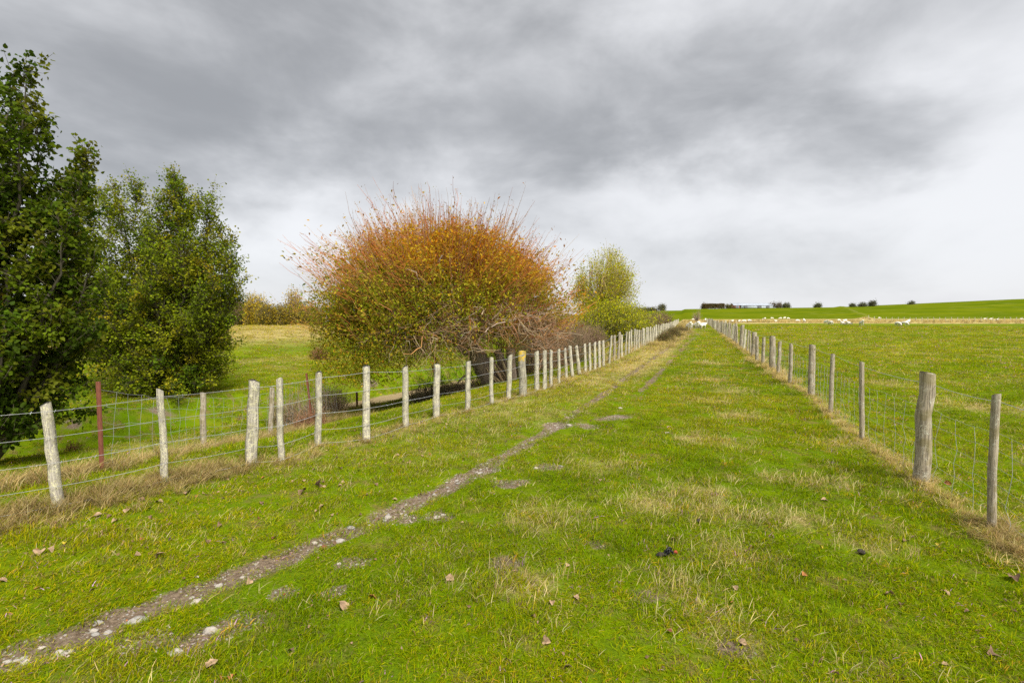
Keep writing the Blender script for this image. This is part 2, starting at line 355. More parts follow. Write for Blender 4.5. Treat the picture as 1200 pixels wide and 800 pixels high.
earth = t.mix(t.m('MULTIPLY', t.mr(peb.outputs['Distance'], .18, .3, 1., 0.), t.mr(t.sep(peb.outputs['Color'])[0], .55, .6)), earth, (.36, .33, .29))
ks = t.mr(t.m('ADD', SO, t.m('MULTIPLY', t.m('SUBTRACT', fine, .5), .9)), .35, .65)
c = t.mix(ks, c, earth)
c = t.mix(t.mr(t.m('ADD', SI, t.m('MULTIPLY', t.m('SUBTRACT', mid, .5), .4)), .3, .7), c, t.mix(fine, (.22, .16, .08), (.33, .26, .145)))
t.put(p.inputs['Base Color'], c); t.put(p.inputs['Normal'], t.bump(t.m('ADD', fine, mid), .9, .03)); p.inputs['Roughness'].default_value = .95
p.inputs['Specular IOR Level'].default_value = 0.
ground = g.build('ground', m, smooth=True); ground['kind'] = 'structure'; ground['label'] = 'grazed pasture with a worn farm track running to the hill'

# ------------------------------------------------------------------ grass: tufts spread over the ground
def tuft(n, rad, lmin, lmax, wid, cols, wts, lean=.5, curl=.5, seed=None):
    mb = MB(); a = rng.uniform(0, 2*math.pi, n); r = rad*np.sqrt(rng.random(n))
    b = np.stack([r*np.cos(a), r*np.sin(a), np.full(n, -.012)], 1)
    L = rng.uniform(lmin, lmax, n)[:, None]; az = rng.uniform(0, 2*math.pi, n)
    out_ = np.stack([np.cos(az), np.sin(az), np.zeros(n)], 1); ln = (lean*rng.random(n)**.7)[:, None]; cu = (curl*rng.uniform(.2, 1, n))[:, None]
    up = np.array((0, 0, 1.)); d1 = norm(up+out_*ln); d2 = norm(up*(1-cu*.8)+out_*(ln+cu)); d3 = norm(up*(1-cu*1.5)+out_*(ln+cu*1.8))
    sd = np.stack([-np.sin(az+.5), np.cos(az+.5), np.zeros(n)], 1)*(wid*rng.uniform(.6, 1.3, n))[:, None]
    p1 = b+d1*L*.4; p2 = p1+d2*L*.35; p3 = p2+d3*L*.25
    V = np.stack([b-sd*.6, b+sd*.6, p1-sd, p1+sd, p2-sd*.7, p2+sd*.7, p3], 1); i = np.arange(n)[:, None]*7
    c = np.repeat(pick(cols, n, wts, .3), 7, 0)
    mb.add(V, np.concatenate([i+np.array((0, 1, 3, 2)), i+np.array((2, 3, 5, 4))]), c)
    mb.f[3].append(np.concatenate([i+np.array((4, 5, 6))])); return mb
GR = [(.192, .275, .002), (.240, .30, .002), (.130, .215, .0015), (.31, .305, .004), (.42, .35, .085), (.19, .12, .045)]
DR = [(.62, .50, .22), (.54, .42, .16), (.70, .60, .31), (.42, .30, .13), (.28, .30, .02)]
def coll(name, meshes, mat):
    c = bpy.data.collections.new(name)
    for i, mb in enumerate(meshes):
        o = bpy.data.objects.new(name+'_blades', mb.mesh(name)); o.data.materials.append(mat); c.objects.link(o)
    return c
C_SHORT = coll('short_tuft', [tuft(64, .09, .018, .05, .0017, GR, (5, 5, 4, 3, 1.2, 1.1), 1., .9) for _ in range(4)]+[tuft(52, .095, .025, .07, .0017, GR, (5, 4, 4, 2.4, 1.6, 1.1), .9, .9) for _ in range(3)], M_GRASS)
C_DRY = coll('dry_tuft', [tuft(11, .10, .07, .19, .0016, DR, (4, 3, 3, 2, 1), .45, .4) for _ in range(3)]+[tuft(5, .12, .06, .16, .0016, DR, (4, 3, 4, 1, 1), .6, .5) for _ in range(4)], M_GRASS)
C_LONG = coll('long_tuft', [tuft(60, .1, .14, .38, .0024, DR, (4, 4, 2, 4, 2), .8, .8) for _ in range(4)], M_GRASS)
def scatter(name, coll_, P, scl, sclz, tint, label):
    n = len(P); me = bpy.data.meshes.new(name); me.vertices.add(n); me.vertices.foreach_set('co', P.astype(np.float32).ravel())
    def at(nm, ty, key, arr): a = me.attributes.new(nm, ty, 'POINT'); a.data.foreach_set(key, np.ascontiguousarray(arr, np.float32).ravel())
    rot = np.stack([rng.normal(0, .1, n), rng.normal(0, .1, n), rng.uniform(0, 6.28, n)], 1)
    at('rot', 'FLOAT_VECTOR', 'vector', rot); at('scl', 'FLOAT_VECTOR', 'vector', np.stack([scl, scl, sclz], 1))
    at('tint', 'FLOAT_COLOR', 'color', np.concatenate([tint, np.ones((n, 1))], 1))
    o = bpy.data.objects.new(name, me); COL.objects.link(o); o['kind'] = 'stuff'; o['label'] = label
    ng = bpy.data.node_groups.new(name, 'GeometryNodeTree')
    ng.interface.new_socket('Geometry', in_out='INPUT', socket_type='NodeSocketGeometry'); ng.interface.new_socket('Geometry', in_out='OUTPUT', socket_type='NodeSocketGeometry')
    N = ng.nodes; L = ng.links; gi = N.new('NodeGroupInput'); go = N.new('NodeGroupOutput')
    ip = N.new('GeometryNodeInstanceOnPoints'); ci = N.new('GeometryNodeCollectionInfo'); ci.inputs[0].default_value = coll_
    ci.inputs['Separate Children'].default_value = True; ci.inputs['Reset Children'].default_value = True
    def na(nm): q = N.new('GeometryNodeInputNamedAttribute'); q.data_type = 'FLOAT_VECTOR'; q.inputs[0].default_value = nm; return q.outputs[0]
    e = N.new('FunctionNodeEulerToRotation'); L.new(na('rot'), e.inputs[0]); L.new(e.outputs[0], ip.inputs['Rotation']); L.new(na('scl'), ip.inputs['Scale'])
    ip.inputs['Pick Instance'].default_value = True; rv = N.new('FunctionNodeRandomValue'); rv.data_type = 'INT'
    rv.inputs[4].default_value = 0; rv.inputs[5].default_value = len(coll_.objects)-1; L.new(rv.outputs[2], ip.inputs['Instance Index'])
    L.new(gi.outputs[0], ip.inputs['Points']); L.new(ci.outputs[0], ip.inputs['Instance']); L.new(ip.outputs[0], go.inputs[0])
    md = o.modifiers.new('scatter', 'NODES'); md.node_group = ng; return o
def ring(r1, r2, dens, a=1.0):
    n = int(a*(r2*r2-r1*r1)*dens); r = np.sqrt(rng.uniform(r1*r1, r2*r2, n)); th = rng.uniform(-a, a, n); return r*np.sin(th), r*np.cos(th)
PX = []; PS = []; PZ = []
for r1, r2, dn, sc, sz in ((1.7, 4, 420, 1, 1), (4, 7, 230, 1.15, 1.05), (7, 12, 110, 1.5, 1.1), (12, 20, 40, 2.2, 1.25), (20, 35, 14, 3.4, 1.5), (35, 60, 5, 5, 1.9), (60, 108, 1.6, 8, 2.6)):
    x, y = ring(r1, r2, dn); PX.append(np.stack([x, y], 1)); PS.append(np.full(len(x), sc)); PZ.append(np.full(len(x), sz))
PXY = np.concatenate(PX); PS = np.concatenate(PS); PZ = np.concatenate(PZ)
dr, so, si = masks(PXY[:, 0], PXY[:, 1])
rd = np.minimum(pdist(PXY[:, 0], PXY[:, 1], RUT_L), np.where(PXY[:, 1] > 8, pdist(PXY[:, 0], PXY[:, 1], RUT_R), 9.)); far_k = PXY[:, 1] > 6; PZ = np.where(far_k & (rd < .5), PZ*.55, PZ)
thin = sst(.52, .68, fbm(PXY[:, 0]*3.2+2, PXY[:, 1]*3.2, 3)); PZ = PZ*np.where(~far_k, (1-.45*np.exp(-(rd/.28)**2))*(1-.3*thin), 1.)
ok = (rng.random(len(PXY)) > np.maximum(so*1.05-.13, np.where(PXY[:, 1] < 10, .62*thin, 0.))) & (si < .4) & ~(far_k & (rd < .045*PS+.03) & (fbm(PXY[:, 0]*.9, PXY[:, 1]*.9, 3) > .40)); PXY, PS, PZ, dr = PXY[ok], PS[ok], PZ[ok], dr[ok]
H = height(PXY[:, 0], PXY[:, 1]); nb = fbm(PXY[:, 0]*.8, PXY[:, 1]*.8, 4); nc = fbm(PXY[:, 0]*.25+7, PXY[:, 1]*.25, 3)
g1 = np.array((1., 1., 1.)); g2 = np.array((1.35, 1.08, 1.5)); g3 = np.array((.72, .82, .8))
kk = sst(.35, .65, nb)[:, None]; k2 = sst(.4, .62, nc)[:, None]
tint = (g3*(1-kk)+g1*kk)*(1-.6*k2)+.6*k2*g2
dq = np.clip(dr*.75*np.where(PXY[:, 1] < 12, .6, 1.), 0, 1)[:, None]; tint = tint*(1-dq)+dq*np.array((2.2, 1.32, 9.)); fv = np.interp(PXY[:, 1], [6, 18], [.18, .38])[:, None]; tint *= 1+fv*rng.uniform(-1, 1, (len(tint), 1)); od = (rng.random(len(tint)) < np.interp(PXY[:, 1], [6, 18], [.03, .16])*(.4+1.2*nb))[:, None]; tint = np.where(od, np.array((1.9, 1.1, 8.))*rng.uniform(.7, 1.1, (len(tint), 1)), tint)
vz = .7+.8*sst(.3, .7, fbm(PXY[:, 0]*2.5, PXY[:, 1]*2.5, 2))
scatter('grass', C_SHORT, np.column_stack([PXY, H]), PS*rng.uniform(.8, 1.2, len(PS)), PZ*vz*rng.uniform(.8, 1.25, len(PS)), tint, 'short bright green grazed grass')
# dry stalks
PX = []; PS = []
for r1, r2, dn, sc in ((1.7, 5, 170, 1), (5, 10, 80, 1.2), (10, 18, 34, 1.6), (18, 35, 11, 2.4), (35, 70, 3.0, 3.4)):
    x, y = ring(r1, r2, dn); PX.append(np.stack([x, y], 1)); PS.append(np.full(len(x), sc))
PXY = np.concatenate(PX); PS = np.concatenate(PS); dr, so, si = masks(PXY[:, 0], PXY[:, 1])
ok = (rng.random(len(PXY)) < np.clip(dr*1.5-.12, .07, 1)) & (so < .5) & (si < .3); PXY, PS, dr = PXY[ok], PS[ok], dr[ok]
for a, b, q in CL:
    n = int(36*q*q*(2.4 if b < 6 else 1))+6; PXY = np.concatenate([PXY, np.array((a, b))+rng.normal(0, q*.6, (n, 2))]); PS = np.concatenate([PS, np.full(n, np.interp(b, [4, 20], [1.1, 2.]))]); dr = np.concatenate([dr, np.full(n, .9)])
scatter('dry_grass', C_DRY, np.column_stack([PXY, height(PXY[:, 0], PXY[:, 1])]), PS*.9, (.42+.32*dr)*rng.uniform(.6, 1.2, len(PS))*np.sqrt(PS), rng.uniform(.75, 1.15, (len(PS), 1))*np.ones(3), 'tan dry seed stalks standing in the grass')
# long rank growth along the fences, in the gully and at the foot of the hill
PX = []; PS = []; PT = []
def along(P, n, spread, off=0., y0=-9, y1=999):
    Q = polyline(P, 4000); Q = Q[(Q[:, 1] > y0) & (Q[:, 1] < y1)]; q = Q[rng.integers(0, len(Q), n)]
    return q+rng.normal(0, 1, (n, 2))*spread+np.array((off, 0))
for P, n, sp, off, y0, y1, sc, tn in ((FENCE_R, 120, .07, 0, 1.5, 12, .40, 1.1), (FENCE_R, 420, .14, 0, 12, 45, .75, 1.1), (FENCE_R, 40, .09, 0, 3.2, 3.9, .5, .72),
        (FENCE_L, 380, .19, .0, 2.6, 5.5, .62, .68), (FENCE_L, 60, .15, .1, 5.5, 12, .5, .9), (FENCE_L, 380, .2, -.15, 12, 60, .7, 1.05),
        (np.array([(-6.5,4.5),(-5.1,6),(-5,7.8),(-4.8,9.5)]), 260, .4, 0, 0, 12, .9, .75), (np.array([(-5,9),(-5.1,12),(-5.4,17)]), 200, .6, 0, 0, 20, .9, .62),
        (LF_FAR, 500, 1.4, -4, 18, 110, 2.2, .95), (LF_FAR, 300, .7, 1.2, 24, 110, 1.6, .85)):
    q = along(P, n, sp, off, y0, y1); PX.append(q); PS.append(np.full(n, sc)); PT.append(np.full(n, tn))
for q in list(LF)+list(RF):                                   # longer growth the stock leave round each post
    n = 6; PX.append(np.array(q)+rng.normal(0, .075, (n, 2))+np.array((0, -.03))); PS.append(np.full(n, .34)); PT.append(rng.choice([.6, .85, 1.05], n))
n = 1500; PX.append(np.stack([rng.uniform(35, 190, n), rng.uniform(112, 165, n)], 1)); PS.append(np.full(n, 3.)); PT.append(rng.choice([1.1, 1., .6], n))
PXY = np.concatenate(PX); PS = np.concatenate(PS); PT = np.concatenate(PT)
scatter('rank_grass', C_LONG, np.column_stack([PXY, height(PXY[:, 0], PXY[:, 1])]), PS*rng.uniform(.8, 1.3, len(PS)), PS*rng.uniform(.55, 1.1, len(PS)), (PT*rng.uniform(.75, 1.1, len(PT)))[:, None]*np.array((1, .95, .9)), 'long dead grass matted under the fences')

# ------------------------------------------------------------------ fences
def post_mesh(sides=9, rings=7, rough=.12, slant=.05, square=False):
    mb = MB(); ph = rng.random()*6
    zs = np.linspace(-.12, 1, rings); an = np.arange(sides)*2*math.pi/sides+ph; V = []
    prof = 1+rough*rng.normal(0, 1, sides)
    if square: prof *= 1/np.maximum(np.abs(np.cos(an-ph)), np.abs(np.sin(an-ph)))*.86
    for z in zs:
        r = .5*prof*(1+rough*.3*rng.normal(0, 1, sides))*(1.05-.1*max(z, 0)); cx, cy = rng.normal(0, .05, 2)*(0 < z < .98)
        V.append(np.stack([cx+r*np.cos(an), cy+r*np.sin(an), np.full(sides, z)+(slant*np.cos(an+1) if z > .99 else 0)], 1))
    V = np.concatenate(V+[np.array([(0, 0, 1.004)])]); i = np.arange(rings-1)[:, None]*sides; q = np.arange(sides); q2 = (q+1) % sides
    mb.add(V, np.stack(np.broadcast_arrays(i+q, i+q2, i+sides+q2, i+sides+q), -1).reshape(-1, 4), (.4, .37, .3))
    b = (rings-1)*sides; mb.f[3].append(np.stack([b+q, b+q2, np.full(sides, rings*sides)], 1)); return mb.mesh('post')
PM_P = [post_mesh(9, 9, .17, .025, True) for _ in range(6)]; PM_R = [post_mesh(12, 7, .05, .01) for _ in range(5)]
for me in PM_P: me.materials.append(M_PALE)
for me in PM_R: me.materials.append(M_GREY)
PM_S = post_mesh(12, 8, .04, .005); PM_S.materials.append(M_STRAIN)
def put_post(parent, me, base, top, wd, name='fence_post', label=None):
    o = bpy.data.objects.new(name, me); COL.objects.link(o); o.parent = parent
    d = Vector(top)-Vector(base); o.location = base; o.scale = (wd, wd, d.length)
    o.rotation_mode = 'QUATERNION'; o.rotation_quaternion = d.to_track_quat('Z', 'Y') @ Matrix.Rotation(rng.random()*6.28, 4, 'Z').to_quaternion()
    if label: o['label'] = label
    return o
def wire(mb, P, r=.002, sides=3): tubes(mb, np.asarray(P)[None], np.full((1, len(P)), r), sides)
def barbs(mb, P, step=.12, ln=.014):
    P = np.asarray(P, float); d = np.r_[0, np.cumsum(np.linalg.norm(np.diff(P, axis=0), axis=1))]; t = np.arange(.05, d[-1], step)
    q = np.stack([np.interp(t, d, P[:, k]) for k in range(3)], 1); a = norm(rng.normal(size=q.shape))*ln
    tubes(mb, np.stack([q-a, q+a], 1), np.full((len(q), 2), .0022), 3)
def sagged(A, B, n=6, sag=.012):
    t = np.linspace(0, 1, n)[:, None]; P = A*(1-t)+B*t; P[:, 2] -= (sag*4*t*(1-t))[:, 0]; return P

# left fence: pale lichen-covered split posts, five wires, the top one barbed
lf = thing('post_and_wire_fence', 'long fence of pale lichen covered wooden posts and barbed wire along the track, left side', 'fence')
LTOP = {0:(52,474),1:(189,457),2:(298,447),3:(328,444),4:(373,437),5:(429,430),6:(475,430),7:(513,427),8:(548,424),9:(576,419),10:(598,416),11:(612,411),12:(629,412),13:(638,411),14:(646,410),15:(655,409),16:(662,408),17:(668,405),18:(675,405),19:(685,403),20:(690,402),21:(697,401),22:(702,400),23:(706,399)}
LWID = [17,12.5,14,9.5,10.5,11.5,8,8,7.5,5.5,6.5,10,6,5,5,4.2,4.2,5,5,3.6,4,4,4,4]
base_top = []
q = FENCE_L[0]; b0 = np.array((*FENCE_L[1], hz(*FENCE_L[1]))); base_top.append((b0, b0+np.array((-.05, 0, 1.0))))
put_post(lf, PM_P[1], b0, base_top[-1][1], .12)
for i, (px, py) in enumerate(LF_PX):
    x, y = LF[i]; b = np.array((x, y, hz(x, y)-.01)); tp = atd(*LTOP[i], y); tp[1] += rng.normal(0, .02)
    wd = LWID[i]*y/FPX*math.cos(math.atan2(abs(x), y))*.88
    strainer = i == 11
    put_post(lf, PM_S if strainer else PM_P[i % 6], b, tp, wd, 'strainer_post' if strainer else 'fence_post', 'thick corner post with orange lichen on its top' if strainer else None)
    base_top.append((b, tp))
far = polyline(np.array([LF[-1]]+LF_FAR), 2000); dd = np.r_[0, np.cumsum(np.linalg.norm(np.diff(far, axis=0), axis=1))]; s_ = .95; nfar = 0
while s_ < dd[-1]:
    x, y = np.interp(s_, dd, far[:, 0]), np.interp(s_, dd, far[:, 1]); b = np.array((x, y, hz(x, y)-.01)); tp = b+np.array((rng.normal(0, .04), rng.normal(0, .03), rng.uniform(.95, 1.12)))
    dark = rng.random() < .14
    put_post(lf, PM_R[nfar % 5] if dark else PM_P[nfar % 6], b, tp, rng.uniform(.075, .115)); base_top.append((b, tp)); nfar += 1; s_ += (.95 if y < 60 else 2.0)*rng.uniform(.85, 1.15)
for k, fr in enumerate((.94, .70, .46, .24, .06)):
    wb = MB()
    for (b1, t1), (b2, t2) in zip(base_top[:-1], base_top[1:]):
        if b1[1] > 60 and k > 1: continue
        off = np.array((.05, -.04, 0.)) if b1[1] < 12 else np.array((.03, 0, 0)); f_ = fr
        P = sagged(b1+(t1-b1)*f_+off, b2+(t2-b2)*f_+off, 6, .008+.006*(k > 2)); r_ = .0026 if b1[1] < 10 else .0032
        wire(wb, P, r_)
        if b1[1] < 14 and k in (0, 2): barbs(wb, P)
    wb.build('barbed_wire' if k in (0, 2) else 'plain_wire', M_WIRE, lf)

# right fence: grey round posts, netting and a top wire
rf = thing('netting_fence', 'grey post and wire netting fence dividing the track from the sheep paddock', 'fence')
rb = []
b = np.array((2.75, 1.35, hz(2.75, 1.35))); rb.append((b, b+np.array((.02, 0, 1.15))))
put_post(rf, PM_R[2], b, rb[-1][1], .09)
for i, (bx, by, tx, ty, wd, kind) in enumerate(RF_PX):
    x, y = RF[i]; bb = np.array((x, y, hz(x, y)-.03)); tp = atd(tx, ty, y); put_post(rf, PM_R[i % 5], bb, tp, wd*y/FPX*math.cos(math.atan2(x, y))*.9, 'fence_post', None); rb.append((bb, tp))
far = polyline(np.array([RF[-1], RFE]), 50); dd = np.r_[0, np.cumsum(np.linalg.norm(np.diff(far, axis=0), axis=1))]; s_ = 1.4; n_ = 0
while s_ < dd[-1]:
    x, y = np.interp(s_, dd, far[:, 0]), np.interp(s_, dd, far[:, 1]); x += rng.normal(0, .05); bb = np.array((x, y, hz(x, y)-.02)); thick = n_ % 4 == 3
    tp = bb+np.array((rng.normal(0, .05), 0, rng.uniform(1.05, 1.2)+.12*thick)); put_post(rf, PM_R[n_ % 5] if rng.random() < .75 else PM_P[n_ % 6], bb, tp, .17 if thick else rng.uniform(.075, .11)); rb.append((bb, tp)); n_ += 1; s_ += rng.uniform(1.2, 1.8)*(1 if y < 50 else 1.6)
tw = MB(); net = MB()
for (b1, t1), (b2, t2) in zip(rb[:-1], rb[1:]):
    y = b1[1]; off = np.array((.06, .02, 0)); wr = .0022 if y < 8 else .003
    if y > 70: continue
    h1, h2 = t1[2]-b1[2], t2[2]-b2[2]
    Pt = lambda z: sagged(b1+(t1-b1)*(z/h1)+off, b2+(t2-b2)*(z/h2)+off, 9, .02)
    wire(tw, Pt(1.03 if y < 40 else 1.0), wr+.0005)
    hs = (.78, .64, .5, .37, .25, .14, .04); Ls = np.linalg.norm(b2-b1); rows = []
    for hh in hs:
        P = Pt(hh); P[1:-1] += rng.normal(0, .006, (7, 3)); rows.append(P); wire(net, P, wr*.55)
    ns = max(2, int(Ls/.3)) if y < 30 else 2
    for j in range(1, ns+1):
        f_ = j/(ns+.6); c_ = np.array([[np.interp(f_, np.linspace(0, 1, 9), P[:, k]) for k in range(3)] for P in rows])
        c_[:, 0] += rng.normal(0, .008, len(c_)); c_[:, 1] += rng.normal(0, .008, len(c_)); wire(net, c_, wr*.75)
tw.build('top_wire', M_WIRE, rf); net.build('wire_netting', M_WIRE, rf, stuff=True)

# old netting fence running down into the gully
og = thing('old_netting_fence', 'old sagging netting fence on rusty steel standards and weathered posts down the bank', 'fence')
OG = [((120,562),(115,447),5.9,4.6),((237,521),(238,460),7.8,6.5),((316,508),(319,454),9.5,5.5),((366,484),(359,437),12.,2.8),((419,492),(418,459),17.,2.4)]
def standard(parent, b, tp, wd, name):
    mb = MB(); s = .5
    V = []; pr = np.array([(-1,-.18),(1,-.18),(1,.18),(.18,.18),(.18,1),(-.18,1),(-.18,.18),(-1,.18)])*s
    for z in (-.15, 1): V.append(np.column_stack([pr, np.full(8, z)]))
    q = np.arange(8); mb.add(np.concatenate(V), np.stack([q, (q+1) % 8, (q+1) % 8+8, q+8], 1)); mb.f[4].append(np.array([(8,9,10,15),(11,12,13,14)])); me = mb.mesh(name); me.materials.append(M_RUST)
    o = put_post(parent, me, b, tp, wd, name); return o
obt = []
for i, (b_, t_, y, wd) in enumerate(OG):
    tp = atd(*t_, y); bb = atd(*b_, y); bb[2] = min(bb[2], hz(bb[0], bb[1])) if i in (0, 3, 4) else hz(bb[0], bb[1])-.02; obt.append((bb, tp))
    if i in (1, 2): put_post(og, PM_R[i], bb, tp, wd*y/FPX, 'fence_post', 'weathered brown post with flaking white paint' if i == 1 else None)
    else: standard(og, bb, tp, wd*y/FPX, 'steel_standard')
on = MB()
b2 = np.array((-3.75, 5.5, -.1)); segs = [(obt[k], obt[k+1]) for k in range(4)]
for (b1, t1), (bq, tq) in segs:
    rows = []
    for hh in (.92, .76, .6, .45, .3, .17, .06):
        P = sagged(b1+(t1-b1)*hh, bq+(tq-bq)*hh, 9, .05); P[1:-1] += rng.normal(0, .012, (7, 3)); rows.append(P); wire(on, P, .0016)
    n = int(np.linalg.norm(bq-b1)/.22)
    for j in range(1, n+1):
        c_ = np.array([[np.interp(j/(n+.5), np.linspace(0, 1, 9), P[:, k]) for k in range(3)] for P in rows]); c_[:, :2] += np.cumsum(rng.normal(0, .012, (7, 2)), 0); wire(on, c_, .0019)
on.build('wire_netting', M_WIRE, og, stuff=True)

# far fence along the foot of the hill on the right
ff = thing('paddock_boundary_fence', 'distant line of thin fence posts at the foot of the green hill', 'fence')
ffp = [np.array((x, 150+.02*x, hz(x, 150+.02*x))) for x in np.arange(112, 190, 1.9)]
for b in ffp: put_post(ff, PM_P[0], b, b+np.array((rng.normal(0, .03), 0, 1.25)), .16)
fw = MB(); wire(fw, np.array(ffp)+np.array((0, 0, 1.1)), .008); wire(fw, np.array(ffp)+np.array((0, 0, .7)), .008); fw.build('wire', M_WIRE, ff)

# ------------------------------------------------------------------ trees
def bez(a, b, n, bow, jit=0.):                              # n-point limbs from a to b, bowed by the vector bow
    t = np.linspace(0, 1, n)[None, :, None]; P = a[:, None]*(1-t)+b[:, None]*t+bow[:, None]*(4*t*(1-t))
    if jit: P[:, 1:] += rng.normal(0, jit, P[:, 1:].shape)*t[:, 1:]
    return P
def poplar(name, label, base, tops, nside, Lmax, nleaf, lsize, cols, wts, big, sr=.06, low=.08, widen=None):
    root = thing(name, label, 'tree', tuple(base)); base = np.zeros(3)
    tr = MB(); br = MB(); fo = MB(); bcol = (.10, .085, .055)
    for tx, ty, tz in tops:
        t = np.linspace(0, 1, 10); hdir = np.array((tx, ty, 0.))
        P = np.outer(t**.65, hdir); P[:, 2] = t*tz; P[1:-1, :2] += rng.normal(0, .05*tz/6, (8, 2)); P[0, 2] -= .25
        tubes(tr, P[None], (sr*(1-t*.93)*(1+.35*(t < .05)))[None], 6, bcol)
        n = int(nside*tz/6); ts = low+(1-low)*np.sort(rng.random(n)); q = np.stack([np.interp(ts, t, P[:, k]) for k in range(3)], 1)
        az = rng.uniform(0, 6.283, n); L = Lmax*(.14+.86*np.clip(1-ts, 0, 1)**.62)*rng.uniform(.55, 1.1, n)
        el = np.interp(ts, [0, .25, 1], [.05, .45, 1.1])+rng.normal(0, .15, n)
        d = np.stack([np.cos(az)*np.cos(el), np.sin(az)*np.cos(el), np.sin(el)], 1)
        e = q+d*L[:, None]; B = bez(q, e, 5, np.stack([np.zeros(n), np.zeros(n), .06*L*np.where(ts < .3, 1.2, -.8)], 1), .03)
        tubes(br, B, np.linspace(1, .25, 5)[None]*(.007+.006*L)[:, None], 3, bcol)
        # twigs off the side branches, leaves on the twigs
        m_ = np.maximum(3, (L*nleaf/5).astype(int)); bi = np.repeat(np.arange(n), m_); u = rng.uniform(.2, 1, len(bi))
        fi = u*4; i0 = np.minimum(fi.astype(int), 3); w_ = (fi-i0)[:, None]; tq = B[bi, i0]*(1-w_)+B[bi, i0+1]*w_
        td = norm(d[bi]*.7+rng.normal(0, .65, (len(bi), 3))+np.array((0, 0, .2))); tl = rng.uniform(.12, .38, len(bi))*Lmax/1.5; te = tq+td*tl[:, None]
        tubes(br, np.stack([tq, te], 1), np.tile([[.005, .002]], (len(bi), 1)), 3, bcol)
        li = np.repeat(np.arange(len(bi)), 5); v = rng.uniform(.2, 1.05, (len(li), 1)); lp = tq[li]*(1-v)+te[li]*v+rng.normal(0, .03*Lmax, (len(li), 3))
        ld = rng.normal(0, .7, (len(li), 3))+td[li]*.6+np.array((0, 0, -.35)); c = pick(cols, n, wts, .18)[bi][li]*rng.uniform(.72, 1.25, (len(li), 1))
        leaves(fo, lp, ld, rng.uniform(.7, 1.2, len(li))*lsize, .8, c, .2, .6, big)
    tr.build('trunk', M_BARK, root, True); br.build('branches', M_TWIG, root, stuff=True); fo.build('foliage', M_LEAF, root, stuff=True); return root
PCOL = [(.075, .12, .005), (.105, .145, .006), (.15, .165, .01), (.21, .165, .015), (.05, .085, .005)]
# the near poplar at the edge of the frame
b = np.array((-10.6, 9.4)); b3 = np.array((*b, hz(*b)-.05))
poplar('poplar_tree', 'large dark green broad leaved tree nearest the camera at the fence start', b3,
       [(1.35,.1,7.75),(.7,.4,7.5),(-.4,.2,7.6),(2.0,.4,5.7),(1.5,1.2,6.6),(1.0,-.3,6.6),(2.1,.0,4.9),(1.4,-.6,2.9),(-.6,1.0,6.4),(.4,-1.0,4.8),(.9,.8,7.0),(2.2,.5,4.2)], 50, 1.4, 110, .088, PCOL, (4, 5, 3, .3, 4), True, .075, .1)
# the poplar clump across the gully
b = np.array((-12.9, 18.4)); b3 = np.array((*b, hz(*b)-.05))
tops = []
for px, py, y in ((205,206,18.2),(207,212,18.5),(153,213,18.8),(244,226,18),(116,226,18.6),(182,234,17.6),(226,236,19),(134,220,17.8),(98,240,18.2),(262,268,18.2),(275,300,17.5),(85,262,18.8),(62,290,18.2),(40,315,18.6),(30,345,18),(276,330,18.4),(70,350,17.2),(168,268,19.6),(215,280,17),(250,330,16.8),(110,320,16.8),(175,300,16.6)):
    P = atd(px, py, y); tops.append((P[0]-b3[0], P[1]-b3[1], P[2]-b3[2]))
poplar('poplar_tree', 'many stemmed green poplar clump with upright tops across the gully', b3, tops, 74, 1.85, 84, .085,
       [(.165, .215, .006), (.215, .25, .008), (.29, .275, .010), (.33, .26, .018), (.10, .15, .006)], (5, 5, 3, .3, 3), False, .055, .05)

def blend(a, b, k): return np.array(a)*(1-k)+np.array(b)*k
# the old pollarded willow behind the fence
b = np.array((-.25, 15.3)); wz = hz(*b); wl = thing('willow_tree', 'old spreading willow with split leaning trunk and orange autumn shoots behind the fence', 'tree', (*b, wz))
O = np.array((*b, wz)); C = np.array((-2.15, 15.6, 1.7)); RAD = np.array((4.1, 3.4, 3.35))
tr = MB(); F0 = atd(548, 402, 15.3); bark = (.42, .32, .235)
for (p0, p1, r0, r1) in (((597,478),(548,402),.34,.26),((583,478),(560,425),.2,.16),((610,476),(582,412),.2,.13),((600,476),(598,408),.17,.12)):
    a = atd(*p0, 15.3+rng.normal(0, .1)); a[2] -= .25; e = atd(*p1, 15.3+rng.normal(0, .15)); P = bez(a[None], e[None], 8, np.array([[.05, 0, .06]]), .03)-O
    tubes(tr, P, np.linspace(r0, r1, 8)[None]*rng.uniform(.92, 1.08, (1, 8)), 10, bark)
